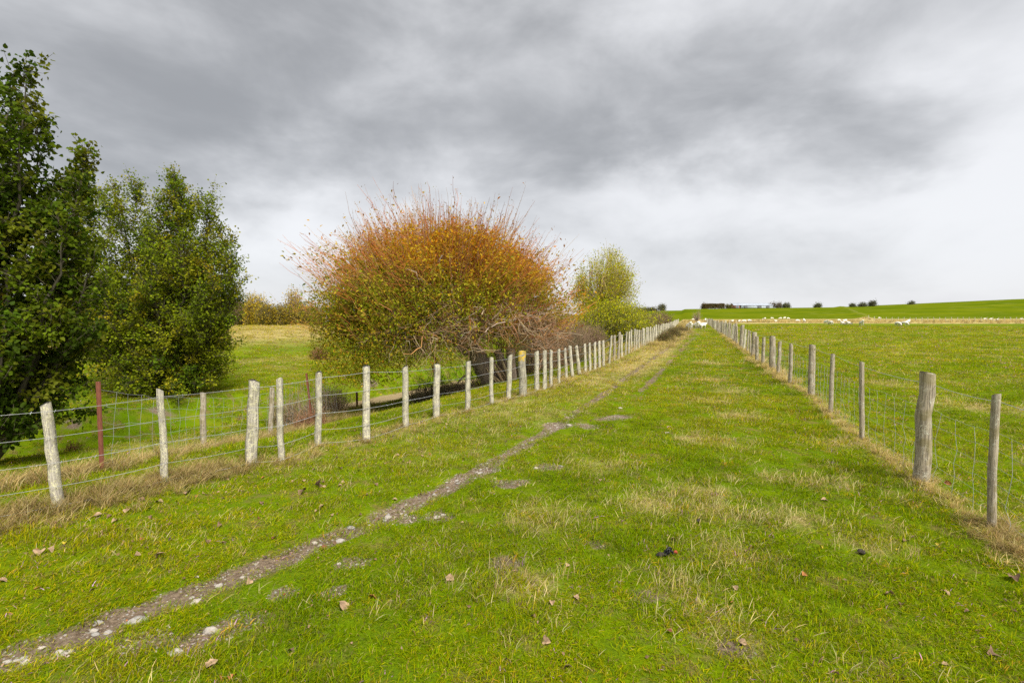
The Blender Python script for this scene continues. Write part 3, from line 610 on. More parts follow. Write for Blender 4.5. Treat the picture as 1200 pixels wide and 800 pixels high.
# primary limbs
ends = []
for az, el, L in ((3.1,.12,3.0),(2.7,.4,3.1),(3.4,.55,2.7),(2.2,.9,2.4),(1.3,1.1,2.2),(.5,.7,2.6),(-.2,.45,2.9),(-.9,.6,2.4),(-1.7,.8,2.2),(-2.4,.5,2.6),(.1,.1,2.9),(1.9,.5,2.6),(-2.8,.2,3.0),(.9,.4,2.8)):
    d = np.array((math.cos(az)*math.cos(el), math.sin(az)*math.cos(el), math.sin(el))); st = F0 if L < 3.05 else F0+np.array((0, 0, -.3))
    P = bez(st[None]+rng.normal(0, .1, 3), (st+d*L*(.72 if abs(az) > 1.2 else .6))[None], 8, np.array([[0, 0, .2]]), .06)-O; tubes(tr, P, np.linspace(.15, .05, 8)[None], 7, bark); ends.append(P[0]+O)
for k in range(40):                                          # secondary limbs
    P0 = ends[k % len(ends)]; i = rng.integers(3, 8); a = P0[i]; a = a if np.linalg.norm((a-C)/RAD) < .62 else P0[3]; d = norm(a-C+rng.normal(0, .8, 3)+np.array((0, 0, .6))); P = bez(a[None], (a+d*rng.uniform(.5, 1.0))[None], 6, rng.normal(0, .12, (1, 3)), .04)
    tubes(tr, P-O, np.linspace(.055, .02, 6)[None], 5, bark); ends.append(np.concatenate([P[0], P[0][-2:]]))
tr.build('trunk', M_BARK, wl, True)
sp = MB()                                                    # torn, paler wood along the split
for i in range(18):
    a = atd(rng.uniform(594, 616), rng.uniform(464, 478), 14.85); e = atd(rng.uniform(562, 590), rng.uniform(408, 430), 14.9); k = rng.uniform(.35, 1); e = a+(e-a)*k
    P = bez(a[None], e[None], 5, rng.normal(0, .05, (1, 3)))-O; tubes(sp, P, np.array([[.05, .07, .06, .045, .01]])*rng.uniform(.5, 1.3), 4, pick([(.42, .30, .17), (.33, .22, .13)], 1)[0])
a = atd(531, 456, 14.6); e = atd(545, 440, 15.2); tubes(sp, bez(e[None], a[None], 6, np.array([[0, 0, .05]]))-O, np.linspace(.035, .012, 6)[None], 5, (.45, .33, .2))
sp.build('split_wood', M_BARK, wl)
# upright shoots
N = 3000; u = norm(rng.normal(size=(N, 3))*np.array((1, 1, .9))+np.array((-.02, -.12, .35))); u = u[(u[:, 2] > -.28)]; N = len(u)
f0 = rng.uniform(.30, .72, N)[:, None]; P0 = C+u*RAD*f0+rng.normal(0, .15, (N, 3))
lum = 1+.27*(fbm(u[:, 0]*3.0+5, u[:, 2]*3.0+u[:, 1]*2, 3)-.5)[:, None]*2
lum = lum*(1+.16*sst(.45, .95, -u[:, 0:1])*(rng.random((N, 1)) < .5)); f1 = np.where(rng.random((N, 1)) < .18, rng.uniform(.98, 1.16, (N, 1)), rng.uniform(.78, 1.02, (N, 1)))*lum
up = np.array((0, 0, 1.)); P1 = C+u*RAD*f1+up*rng.uniform(-.1, .35, (N, 1))+rng.normal(0, .12, (N, 3)); P1[:, 2] = np.maximum(P1[:, 2], wz+.9)+.55*(1-sst(.0, .6, u[:, 2]))
SH = bez(P0, P1, 6, -up*.2*np.linalg.norm(P1-P0, axis=1)[:, None]*(1-u[:, 2:3])+rng.normal(0, .06, (N, 3)), .025)
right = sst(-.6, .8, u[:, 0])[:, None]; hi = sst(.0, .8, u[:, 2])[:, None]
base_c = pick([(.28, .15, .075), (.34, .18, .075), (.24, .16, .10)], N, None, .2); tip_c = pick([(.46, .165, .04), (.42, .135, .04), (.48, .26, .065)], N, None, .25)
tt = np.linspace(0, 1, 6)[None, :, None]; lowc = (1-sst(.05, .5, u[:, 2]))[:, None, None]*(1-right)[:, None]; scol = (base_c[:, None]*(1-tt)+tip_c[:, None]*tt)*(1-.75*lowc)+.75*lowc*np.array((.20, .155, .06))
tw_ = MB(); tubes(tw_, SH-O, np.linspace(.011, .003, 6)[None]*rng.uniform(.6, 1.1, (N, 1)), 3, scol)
M2 = 2*N; i = rng.integers(0, N, M2); fi = rng.uniform(1.2, 4.6, M2); i0 = fi.astype(int); w_ = (fi-i0)[:, None]; q = SH[i, i0]*(1-w_)+SH[i, i0+1]*w_    # side twigs
d = norm(SH[i, 5]-SH[i, 0])+rng.normal(0, .35, (M2, 3))+up*.15; tl = rng.uniform(.25, .75, (M2, 1)); e = q+norm(d)*tl; SD = bez(q, e, 3, rng.normal(0, .03, (M2, 3)))
tubes(tw_, SD-O, np.array([[.006, .0045, .0025]])*np.ones((M2, 1)), 3, tip_c[i])
N2 = 1500; u2 = norm(rng.normal(size=(N2, 3))+np.array((-.05, -.1, .75))); u2 = u2[u2[:, 2] > .12]; N2 = len(u2)
lum2 = 1+.5*(fbm(u2[:, 0]*4+1, u2[:, 1]*4, 3)-.5)[:, None]*2
Q0 = C+u2*RAD*rng.uniform(.58, .86, (N2, 1))*lum2; Q1 = Q0+norm(u2*np.array((.75, .6, .5))+up*.75+rng.normal(0, .1, (N2, 3)))*rng.uniform(.4, 1.25, (N2, 1))*lum2
SU = bez(Q0, Q1, 5, rng.normal(0, .03, (N2, 3)), .015); tubes(tw_, SU-O, np.linspace(.0085, .0022, 5)[None]*np.ones((N2, 1)), 3, pick([(.42, .19, .085), (.38, .17, .09), (.46, .27, .15), (.36, .2, .13)], N2, None, .2))
tw_.build('shoots', M_TWIG, wl, stuff=True)
# bare tangle hanging low on the near right side
K = 7500; v_ = norm(rng.normal(size=(K, 3))); P0 = C+np.array((.8, -1.0, -.6))+v_*np.array((2.9, 2.35, 1.35))*rng.uniform(.35, 1., (K, 1))**.6
P0 = P0[(P0[:, 0] < 2.25) & (P0[:, 2] > np.where(P0[:, 0] < .75, np.where(P0[:, 0] < -.9, wz+.95, wz+1.5), wz+.1)+.5*rng.random(K))]; K = len(P0)
d = norm(rng.normal(size=(K, 3))*np.array((.9, .8, .8))+np.stack([.35*sst(-.5, 2, P0[:, 0]), np.full(K, -.15), np.full(K, -.25)], 1)); P1 = P0+d*rng.uniform(.3, 1.0, (K, 1))
P1[:, 0] = np.minimum(P1[:, 0], 2.45-.4*rng.random(K)); P1[:, 2] = np.maximum(P1[:, 2], np.where(P1[:, 0] < .75, np.where(P1[:, 0] < -.9, wz+.6, wz+1.15), wz+.05)); TG = bez(P0, P1, 6, rng.normal(0, .11, (K, 3)), .045)
tg = MB(); tubes(tg, TG-O, np.linspace(.009, .0035, 6)[None]*rng.uniform(.4, 1.0, (K, 1))*(1+1.6*(rng.random((K, 1)) < .05)), 3, pick([(.32, .20, .11), (.38, .27, .17), (.24, .15, .08), (.48, .39, .28), (.40, .20, .08)], K, (4, 4, 3, 1.5, 2.5)))
tg.build('bare_branches', M_TWIG, wl, stuff=True)
fo = MB()
ns = 40; i = np.repeat(np.arange(N), ns); fi = 5*rng.random(len(i))**.75; i0 = np.minimum(fi.astype(int), 4); w_ = (fi-i0)[:, None]; lp = SH[i, i0]*(1-w_)+SH[i, i0+1]*w_+rng.normal(0, .09, (len(i), 3))
rel = (lp-C)/RAD; keepp = (1-.82*sst(.72, 1.0, np.linalg.norm(rel, axis=1))*sst(-.1, .4, rel[:, 2]))*np.clip(1.25-.75*sst(.35, .95, rel[:, 2])-.3*sst(.2, .8, rel[:, 0])+.25*sst(.2, .9, -rel[:, 0])-1.0*sst(.12, -.25, rel[:, 2])*sst(-.35, .15, rel[:, 0]), .10, 1)*(.45+1.1*sst(.35, .6, fbm(lp[:, 0]*1.1, lp[:, 2]*1.1+lp[:, 1]*.7, 3)))
k = rng.random(len(i)) < keepp; lp, rel, i = lp[k], rel[k], i[k]; L_ = len(lp)
gk = np.clip(.98-.85*sst(.05, .75, rel[:, 2])-.42*sst(-.3, .6, rel[:, 0])+.9*(fbm(lp[:, 0]*.9+3, lp[:, 2]*.9, 3)-.45)+rng.normal(0, .16, L_), 0, 1)[:, None]
cg = pick([(.19, .23, .010), (.28, .28, .012), (.38, .32, .018)], L_, None, .28); co = pick([(.52, .29, .01), (.52, .19, .01), (.46, .29, .015), (.58, .38, .015)], L_, None, .25)
ld = norm(SH[i, 5]-SH[i, 0])*.5+rng.normal(0, .6, (L_, 3))
leaves(fo, lp-O, ld, rng.uniform(.08, .13, L_), .42, cg*sst(.2, .7, gk)+co*(1-sst(.2, .7, gk)), .2, .4)
K = 9000; i = rng.integers(0, M2, K); lp = SD[i, 1]*.5+SD[i, 2]*.5+rng.normal(0, .08, (K, 3)); lp[:3500] = SU[rng.integers(0, N2, 3500), rng.integers(1, 5, 3500)]+rng.normal(0, .04, (3500, 3)); leaves(fo, lp-O, rng.normal(0, .6, (K, 3))+up*.4, rng.uniform(.05, .08, K), .36, pick([(.36, .2, .02), (.26, .2, .02), (.36, .13, .02)], K), .2)
# leafy skirts on the lower left
K = 34000; th = rng.uniform(2.0, 5.2, K); rr_ = rng.uniform(.45, 1.02, K)**.7; lp = C+np.stack([np.cos(th)*RAD[0]*rr_, np.sin(th)*RAD[1]*rr_, rng.uniform(-2.0, .8, K)], 1)
lim = fbm(lp[:, 0]*.8+th, lp[:, 1]*.8, 3); k = (lp[:, 0] < -1.45) & (lp[:, 2] > hz(-4, 15)+.9+.75*sst(-3.6, -1.3, lp[:, 0])+.8*(lim-.5)) & (fbm(lp[:, 0]*1.6, lp[:, 2]*1.6+lp[:, 1], 3) > .44); lp = lp[k]; K = len(lp)
leaves(fo, lp-O, rng.normal(0, .6, (K, 3))-up*.4, rng.uniform(.055, .095, K), .4, pick([(.19, .23, .010), (.30, .29, .014), (.50, .36, .022), (.46, .22, .02)], K, (4, 5, 3, 1)), .2, .4)
fo.build('foliage', M_LEAF, wl, stuff=True)

def fan_tree(name, label, x, y, h, wdt, cols, wts, n=700, nl=14, ls=.1, tw=(.3, .24, .12), fork=.3, depth=None, cat='tree', spread=1., trunk_r=.16, leaf_lo=.15, asp=.4, group=None, gap=.36):
    z = hz(x, y)-.08; root = thing(name, label, cat, (x, y, z), group=group); dp = depth or wdt*.8
    tr = MB(); F = np.array((0, 0, h*fork)); bk = (.24, .19, .13)
    tubes(tr, bez(np.array([[0, 0, -.2]]), F[None], 6, np.array([[wdt*.03, 0, 0]]), .02), np.linspace(trunk_r, trunk_r*.7, 6)[None], 8, bk)
    C_ = np.array((0, 0, h*(fork+.30))); R_ = np.array((wdt/2, dp/2, h*(1-fork-.30)))
    u = norm(rng.normal(size=(14, 3))+np.array((0, 0, 1.))); u[:, 2] = np.abs(u[:, 2]); E = C_+u*R_*.65; B = bez(np.tile(F, (14, 1)), E, 7, rng.normal(0, .04*wdt, (14, 3)), .05)
    tubes(tr, B, np.linspace(trunk_r*.5, trunk_r*.12, 7)[None]*np.ones((14, 1)), 5, bk); tr.build('trunk', M_BARK, root, True)
    sh = MB(); u = norm(rng.normal(size=(n, 3))+np.array((0, 0, .35))); u[:, 2] = np.maximum(u[:, 2], -.45); bi = rng.integers(0, 14, n); kq = rng.integers(2, 7, n)
    kq = np.minimum(kq, rng.integers(1, 7, n)); gapk = fbm(u[:, 0]*3.1+x*3, u[:, 2]*3.1+u[:, 1]*2, 2) > gap; u, bi, kq = u[gapk], bi[gapk], kq[gapk]; n = len(u); near_ = np.argmax(u@(norm(E-F).T), axis=1); bi = near_; P0 = B[bi, kq]; lum = .72+.75*(fbm(u[:, 0]*2.5+x, u[:, 2]*2.5+u[:, 1]*1.3, 3)-.2)[:, None]; P1 = C_+u*R_*rng.uniform(.8, 1.08, (n, 1))*lum
    P1[:, 2] = np.maximum(P1[:, 2], h*fork*.5); SH = bez(P0, P1, 5, rng.normal(0, .03*wdt, (n, 3))+np.array((0, 0, -.03*h)), .02)
    tubes(sh, SH, np.linspace(.018, .005, 5)[None]*np.ones((n, 1))*max(.6, ls*8), 3, pick([tw], n, None, .2)); sh.build('branches', M_TWIG, root, stuff=True)
    fo = MB(); i = np.repeat(np.arange(n), nl); fi = rng.uniform(leaf_lo*4, 4, len(i)); i0 = np.minimum(fi.astype(int), 3); w_ = (fi-i0)[:, None]; lp = SH[i, i0]*(1-w_)+SH[i, i0+1]*w_+rng.normal(0, ls*1.3, (len(i), 3))
    leaves(fo, lp, norm(SH[i, 4]-SH[i, 0])*.6+rng.normal(0, .5, (len(i), 3)), rng.uniform(.7, 1.2, len(i))*ls, asp, pick(cols, len(i), wts, .28), .2, .4); fo.build('foliage', M_LEAF, root, stuff=True)
    return root
def scrub(name, label, x, y, wdt, h, cols, tw, n=500, nl=6, ls=.05, dp=None, cat='bush', group=None, asp=.45, wts=None, bare=.5):
    z = hz(x, y)-.05; root = thing(name, label, cat, (x, y, z), group=group); dp = dp or wdt*.7
    a = rng.uniform(0, 6.283, n); r = np.sqrt(rng.random(n)); P0 = np.stack([np.cos(a)*r*wdt*.32, np.sin(a)*r*dp*.32, np.zeros(n)], 1)
    P0[:, 2] = height(P0[:, 0]+x, P0[:, 1]+y)-z-.06
    prof = np.sqrt(np.clip(1-r*r*.8, 0, 1))*(.65+.7*fbm(P0[:, 0]*2/wdt*2+x, P0[:, 1]*2/wdt*2+y, 3)); P1 = np.stack([np.cos(a)*r*wdt*.5, np.sin(a)*r*dp*.5, P0[:, 2]+h*prof*rng.uniform(.7, 1.1, n)], 1)+rng.normal(0, .05*wdt, (n, 3))*np.array((1, 1, .6))
    B = bez(P0, P1, 5, rng.normal(0, .05*wdt, (n, 3)), .02); tb = MB(); tubes(tb, B, np.linspace(.012, .004, 5)[None]*np.ones((n, 1))*max(.7, ls*14), 3, pick([tw], n, None, .3))
    m2 = n*3; i = rng.integers(0, n, m2); j = rng.integers(1, 5, m2); q = B[i, j]; e = q+rng.normal(0, .12*min(wdt, 3), (m2, 3))+np.array((0, 0, .06*h)); tubes(tb, np.stack([q, e], 1), np.array([[.006, .003]])*np.ones((m2, 1))*max(.7, ls*14), 3, pick([tw], m2, None, .3)); tb.build('stems', M_TWIG, root, stuff=True)
    if nl:
        i = np.repeat(np.arange(m2), max(1, nl//2)); v = rng.uniform(.2, 1.1, (len(i), 1)); lp = q[i]*(1-v)+e[i]*v+rng.normal(0, ls, (len(i), 3)); fo = MB(); leaves(fo, lp, rng.normal(size=(len(i), 3))+np.array((0, 0, .4)), rng.uniform(.7, 1.2, len(i))*ls, asp, pick(cols, len(i), wts, .3), .2, .4); fo.build('foliage', M_LEAF, root, stuff=True)
    return root
YG = [(.40, .42, .008), (.52, .48, .010), (.30, .34, .006), (.58, .47, .012)]
x, y = 7.2, 38.
fan_tree('willow_tree', 'yellow green willow with an open upright crown beyond the orange willow', x, y, 8.2, 5.9, YG, (4, 4, 3, 1), 1100, 17, .15, (.40, .30, .11), .28, 5, leaf_lo=.4, gap=.40)
scrub('willow_bush', 'dense yellow green bush around the foot of the further willow', x+.1, 36.0, 5.6, 3.4, YG, (.22, .2, .08), 900, 22, .13, 3.5, 'bush', wts=(4, 3, 4, 1))
scrub('willow_bush', 'low yellow green bush just right of the further willow', 9.7, 40., 4.6, 2.5, [(.27, .28, .02), (.34, .30, .025), (.2, .2, .02)], (.2, .17, .08), 450, 12, .12, 3)
RB = [(.28, .2, .09), (.23, .18, .06), (.34, .23, .10), (.18, .17, .04)]
for k, (px, y, wd, h, lab, cols) in enumerate(((652, 22, 2.6, 2.3, 'grey brown twiggy bush at the right edge of the orange willow', [(.22, .16, .09), (.25, .14, .07)]),
        (684, 29, 2.6, 1.7, 'dull brown bush in front of the yellow green willow', [(.2, .15, .06), (.2, .19, .04)]),
        (733, 50, 5, 2.6, 'olive brown bush right of the low yellow bush, by the fence', RB), (749, 60, 6, 2.6, 'reddish brown scrub bush in the middle of the row by the fence', RB),
        (760, 70, 5.5, 2.7, 'reddish brown scrub bush near the far bend of the fence', RB), (770, 86, 5, 2.5, 'last dark brown scrub bush before the fence bend', RB))):
    P = atd(px, 390, y); scrub('scrub_bush', lab, P[0], y, wd, h, cols, (.26, .17, .11) if k < 2 else (.2, .14, .09), 520, 3 if k < 2 else 8, .07+.002*y*(k > 1), group='scrub bushes beyond the left fence')
for k, (px, py, wd, h, lab) in enumerate(((779, 400, 1.1, .5, 'low olive shrub on the track side of the fence, nearest of three'), (787, 395, 1.5, .6, 'low olive shrub on the track side of the fence, middle of three'), (795, 389.5, 1.9, .6, 'low olive shrub on the track side of the fence, farthest of three'))):
    P = G(px, py); scrub('low_shrub', lab, P[0], P[1], wd, h, [(.13, .14, .03), (.2, .18, .05), (.17, .11, .04)], (.2, .14, .08), 300, 6, .09, None, 'bush', 'low shrubs beside the track')
for px, y, wd, h, lab, tw in ((590, 17.8, 3.6, 2.3, 'shaded brown undergrowth behind the split willow trunk', (.17, .12, .075)), (640, 18.2, 3.6, 2.3, 'tangled brown undergrowth right of the split willow trunk', (.22, .15, .09)), (345, 13.2, 1.5, .75, 'brown dead weeds against the old netting fence', (.26, .19, .11)), (360, 11, .8, .5, 'curled brown dock stems beside the pale fence posts', (.28, .15, .08)), (385, 15, 1.4, .8, 'tall dead weeds by the second rusty standard', (.3, .22, .13)),
        (505, 14.6, 1.6, .75, 'dark low shrub on the gully edge left of the split trunk', (.16, .13, .08)), (540, 14.6, 1.0, .35, 'dark twiggy shrub under the split willow trunk', (.17, .13, .08)), (670, 19, 1.6, 1.3, 'olive green shrub behind the fence at the tangle edge', (.14, .13, .06)),
        (82, 12.5, .6, .7, 'small rust brown thistle stem in the gully', (.24, .12, .05)), (375, 31, 1.4, .8, 'rust brown clump of weeds on the far bank', (.24, .12, .06))):
    P = atd(px, 450, y); scrub('weed_clump', lab, P[0], y, wd, h, [tuple(min(.5, c*1.2) for c in tw), (.12, .12, .03)], tw, 240, 2, .035, None, 'weeds')

# trees behind the far field on the left
YL = [(.55, .40, .02), (.48, .35, .025), (.36, .27, .035)]; OL = [(.12, .12, .03), (.17, .14, .04), (.2, .16, .06)]; DK = [(.11, .125, .06), (.14, .15, .07), (.17, .165, .085)]
for px, y, wd, h, cols, tw, lab, fk in ((300, 122, 6.5, 8.6, YL, (.3, .24, .15), 'yellow poplar left of the pair behind the pale field', .08), (345, 124, 6, 8.8, YL+[(.3, .2, .09)], (.34, .26, .17), 'half bare yellow poplar behind the pale field beside the willow', .08),
        (322, 130, 7, 5.2, OL, (.16, .13, .07), 'dark olive tree between the two yellow poplars', .05), (368, 128, 7, 5.5, OL+[(.3, .22, .05)], (.3, .2, .1), 'brown olive tree behind the edge of the orange willow', .05), (281, 125, 6, 5.5, [(.26, .18, .09), (.2, .16, .07)], (.3, .2, .13), 'bare brown tree left of the yellow poplars', .05),
        (312, 118, 5, 5.2, YL+OL, (.26, .2, .1), 'low golden bush at the foot of the left yellow poplar', .04), (333, 119, 5.5, 5., OL+YL, (.24, .18, .1), 'low olive gold bush between the two yellow poplars', .04), (357, 119, 5.5, 5.2, YL+OL, (.28, .2, .1), 'low golden bush right of the half bare poplar', .04),
        (95, 118, 7, 4.4, [(.25, .17, .1), (.2, .13, .08)], (.24, .16, .11), 'reddish brown tree seen through the poplar clump', .05), (25, 120, 8, 4.5, DK, (.1, .09, .06), 'dark tree seen through the gap in the near tree', .05), (60, 126, 8, 4.5, OL, (.14, .12, .07), 'olive tree seen low through the gap in the near tree', .05),
        (395, 126, 7, 5.5, OL, (.2, .15, .08), 'olive tree hidden behind the left skirt of the willow', .05), (440, 128, 7, 6, YL+OL, (.26, .2, .1), 'yellowing tree behind the leafy skirt of the willow', .05)):
    P = atd(px, 380, y); fan_tree('background_tree', lab, P[0], y, h*1.12, wd, cols, None, 300, 15, .38, tw, fk, wd*.7, group='trees behind the pale field', asp=.7)
# trees and hedges on the skyline
def ridge(px, dist): x = (px-600)/FPX*dist; return x, dist
for px, dist, wd, h, cols, lab in ((775.5, 330, 5.5, 4.6, DK, 'dark round tree standing alone on the skyline at the left'), (764, 335, 8, 2.3, DK, 'low dark tree in the skyline row beside the round tree'), (755, 335, 7, 2.4, DK, 'low dark tree at the left end of the skyline row'), (747, 336, 5, 2.6, DK, 'small dark tree next to the yellow willow on the skyline'),
        (825, 345, 4.5, 4, [(.18, .11, .06), (.14, .1, .05)], 'red brown tree at the left end of the clipped hedge'), (853, 350, 5.5, 3.0, OL, 'olive tree between the hedge and the red shed'), (912, 350, 5, 4.2, [(.2, .17, .12), (.24, .2, .15)], 'bare pale tree right of the long shed'), (905, 352, 5, 4.5, [(.2, .16, .11)], 'bare brownish tree at the end of the long shed'), (920.5, 345, 5.5, 3.8, DK, 'rounded dark bush right of the bare trees'),
        (957.5, 345, 5.2, 3.4, DK, 'small dark tree alone on the crest past the shed'), (998, 345, 3.6, 2.2, DK, 'tiny dark tree left of three on the crest'), (1010, 345, 6, 2.6, DK, 'low spreading dark tree middle of three on the crest'), (1021, 345, 6, 4.6, DK, 'taller dark tree with an uneven top on the crest'), (1067, 345, 4, 2, DK, 'far small tree half hidden by the hill shoulder')):
    x, y = ridge(px, dist); fan_tree('skyline_tree', lab, x, y, h, wd, cols, None, 160, 10, .5, (.14, .11, .08), .03, wd*.8, group='trees on the skyline', asp=.8)
# bare tree at the end of the track
fan_tree('bare_tree', 'slender bare pinkish tree at the end of the track', 46.5, 122, 3.6, 3.0, [(.36, .26, .2)], None, 110, 1, .15, (.36, .25, .2), .1, 2.4)
# clipped hedge
x0, y0 = ridge(835.5, 344); hd = thing('shelter_hedge', 'long clipped brown and green shelter hedge on the skyline', 'hedge', (x0, y0, hz(x0, y0)))
hf = MB(); K = 6000; lp = np.stack([rng.uniform(-7.8, 7.8, K), rng.uniform(-1, 1, K), rng.uniform(0, 1, K)], 1); lp[:, 2] = (lp[:, 2]**.8)*(3.3+.5*fbm(lp[:, 0]*.6, lp[:, 0]*0, 3)); cc = pick([(.17, .13, .05), (.12, .12, .035), (.2, .11, .05)], K); leaves(hf, lp, rng.normal(size=(K, 3))+up, np.full(K, .5), .6, cc); hf.build('foliage', M_LEAF, hd, stuff=True)
hs_ = MB(); q = np.linspace(-7.2, 7.2, 12); tubes(hs_, np.stack([np.stack([q, q*0, q*0-.3], 1), np.stack([q+.2, q*0, q*0+2.8], 1)], 1), np.tile([[.12, .05]], (12, 1)), 5, (.15, .11, .08)); hs_.build('stems', M_BARK, hd)
# far wood on the left
fwd = MB(); K = 9000; lx = rng.uniform(-620, -250, K); ly = 470+rng.uniform(-18, 18, K); hh = 15+9*fbm(lx*.02, ly*0+3, 3)+5*fbm(lx*.15, ly*.05, 3)-.02*(lx+420)
lz = rng.random(K)**.6*hh-3; leaves(fwd, np.stack([lx, ly, lz], 1), rng.normal(size=(K, 3)), np.full(K, 3.2), .7, pick([(.05, .065, .03), (.08, .08, .045), (.11, .09, .06)], K)); fwd.build('distant_wood', M_LEAF, stuff=True)['label'] = 'dark distant woodland on rising ground'

# ------------------------------------------------------------------ farm buildings on the crest
def box(mb, x0, x1, y0, y1, z0, z1):
    V = [(x, y, z) for z in (z0, z1) for x, y in ((x0, y0), (x1, y0), (x1, y1), (x0, y1))]; mb.add(V, [(3,2,1,0),(4,5,6,7),(0,1,5,4),(1,2,6,5),(2,3,7,6),(3,0,4,7)])
def shed(name, label, px, dist, L, Dp, hw, hr, wall, roof, doors):
    x, y = ridge(px, dist); root = thing(name, label, 'shed', (x, y, hz(x, y)-.3))
    mb = MB(); box(mb, -L/2, L/2, 0, Dp, 0, hw)
    V = [(-L/2, 0, hw), (-L/2, Dp, hw), (-L/2, Dp/2, hr-.1), (L/2, 0, hw), (L/2, Dp, hw), (L/2, Dp/2, hr-.1)]; mb.add(V, [(0, 2, 1), (3, 4, 5)]); mb.build('wall', wall, root)
    r = MB(); e = .4
    for sgn, y0_, y1_ in ((1, -e, Dp/2), (-1, Dp+e, Dp/2)):
        z0_ = hw-.12; n = 14; X_ = np.linspace(-L/2-e, L/2+e, n)
        for a_, c_ in zip(X_[:-1], X_[1:]):                          # standing seams between sheets
            V = [(a_+.04, y0_, z0_), (c_-.04, y0_, z0_), (c_-.04, y1_, hr), (a_+.04, y1_, hr), (a_+.04, y0_, z0_+.1), (c_-.04, y0_, z0_+.1), (c_-.04, y1_, hr+.1), (a_+.04, y1_, hr+.1)]
            r.add(V, [(0,1,2,3),(4,5,6,7),(0,1,5,4),(2,3,7,6),(1,2,6,5),(0,3,7,4)])
    r.build('roof', roof, root)
    for dx_, dw, dh in doors:
        d_ = MB(); box(d_, dx_-dw/2, dx_+dw/2, -.06, .02, 0, dh); d_.build('door', M_DOOR, root)
        f_ = MB(); box(f_, dx_-dw/2-.15, dx_-dw/2, -.09, .02, 0, dh+.15); box(f_, dx_+dw/2, dx_+dw/2+.15, -.09, .02, 0, dh+.15); box(f_, dx_-dw/2, dx_+dw/2, -.085, .02, dh, dh+.15); f_.build('door_frame', M_ZINC, root)
    return root
M_DOOR = simple('dark_door', (.14, .14, .15), .6, 0, .2, 4); M_ZINC = simple('pale_zinc', (.46, .50, .56), .5, .2, .12, .6); M_ZWALL = simple('pale_cladding', (.48, .51, .56), .6, 0, .12, .8); M_BRICK = simple('red_brown_cladding', (.24, .12, .085), .9, 0, .25, 2)
shed('long_shed', 'long pale blue grey metal farm shed on the crest', 886, 350, 24, 9, 2.6, 4.0, M_ZWALL, M_ZINC, ((-8, 3, 2.2), (2, 3, 2.2), (8, 2.4, 2.2)))
shed('small_shed', 'small red brown shed beside the long pale shed', 863.5, 350, 5, 6, 2.7, 4.2, M_BRICK, M_ZINC, ((0, 1.6, 2.1),))

# ------------------------------------------------------------------ sheep
def skin(name, V, E, R):
    me = bpy.data.meshes.new(name); me.from_pydata(V, E, []); o = bpy.data.objects.new(name, me); COL.objects.link(o)
    md = o.modifiers.new('skin', 'SKIN'); md.use_smooth_shade = True
    for k, r in enumerate(R): me.skin_vertices[0].data[k].radius = r if isinstance(r, tuple) else (r, r)
    me.skin_vertices[0].data[0].use_root = True; o.modifiers.new('sub', 'SUBSURF').levels = 1
    o.modifiers['sub'].render_levels = 1; dg = bpy.context.evaluated_depsgraph_get(); r = bpy.data.meshes.new_from_object(o.evaluated_get(dg)); bpy.data.objects.remove(o); r.name = name
    return r
m, t, p, out = material('fleece'); tc = t.new('ShaderNodeTexCoord').outputs['Object']; n = t.noise(tc, 14, 4, .6)
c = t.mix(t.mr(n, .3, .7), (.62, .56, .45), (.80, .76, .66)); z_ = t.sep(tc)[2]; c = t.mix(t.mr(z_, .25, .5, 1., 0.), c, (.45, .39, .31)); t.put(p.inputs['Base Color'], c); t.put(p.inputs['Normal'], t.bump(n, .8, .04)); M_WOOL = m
def sheep_mesh(pose):
    V = [(-.34,0,.66),(0,0,.65),(.32,0,.67)]; R = [.19,.235,.19]; E = [(0,1),(1,2)]
    hd_ = {'up': [(.5,0,.86),(.62,0,1.0),(.76,0,.94)], 'graze': [(.56,0,.52),(.72,0,.26),(.78,0,.1)], 'level': [(.52,0,.78),(.68,0,.84),(.83,0,.76)]}[pose]
    for q, r in zip(hd_, (.15,.1,.06)): V.append(q); R.append(r); E.append((len(V)-2 if len(V) > 4 else 2, len(V)-1))
    E[2] = (2, 3)
    h = V[4]
    for s in (1, -1): V.append((h[0]-.05, s*.15, h[2]+.02)); R.append((.035, .02)); E.append((4, len(V)-1))
    for s in (1, -1):
        for root_, pts in ((2, ((.31,s*.14,.45,.11),(.32,s*.13,.26,.05),(.30,s*.13,.0,.04))), (0, ((-.30,s*.15,.46,.13),(-.42,s*.13,.27,.055),(-.37,s*.13,.0,.04)))):
            pr = root_
            for x, y, z, r in pts: V.append((x, y, z)); R.append(r); E.append((pr, len(V)-1)); pr = len(V)-1
    V.append((-.62, 0, .58)); R.append(.05); E.append((0, len(V)-1))
    me = skin('sheep', V, E, R); me.materials.append(M_WOOL); return me
def lying():
    V = [(-.34,0,.26),(0,0,.28),(.32,0,.3),(.48,0,.5),(.6,0,.64),(.74,0,.57),(.55,.15,.65),(.55,-.15,.65),(.4,.2,.08),(.6,.16,.05),(.4,-.2,.08),(.6,-.16,.05),(-.2,.26,.1),(.02,.27,.05)]
    me = skin('sheep', V, [(0,1),(1,2),(2,3),(3,4),(4,5),(4,6),(4,7),(2,8),(8,9),(2,10),(10,11),(0,12),(12,13)], [.26,.29,.26,.15,.1,.06,(.035,.02),(.035,.02),.08,.04,.08,.04,.1,.05]); me.materials.append(M_WOOL); return me
SM = {k: sheep_mesh(k) for k in ('up', 'graze', 'level')}; SM['lie'] = lying()
def sheep(px, py, rz, pose, label, group, sc=.95):
    P = gh(px, py); o = bpy.data.objects.new('sheep', SM[pose]); COL.objects.link(o); o.location = P; o.rotation_euler = (0, 0, rz); o.scale = (sc,)*3; o.location.z += .08; tag(o, label, 'sheep', group)
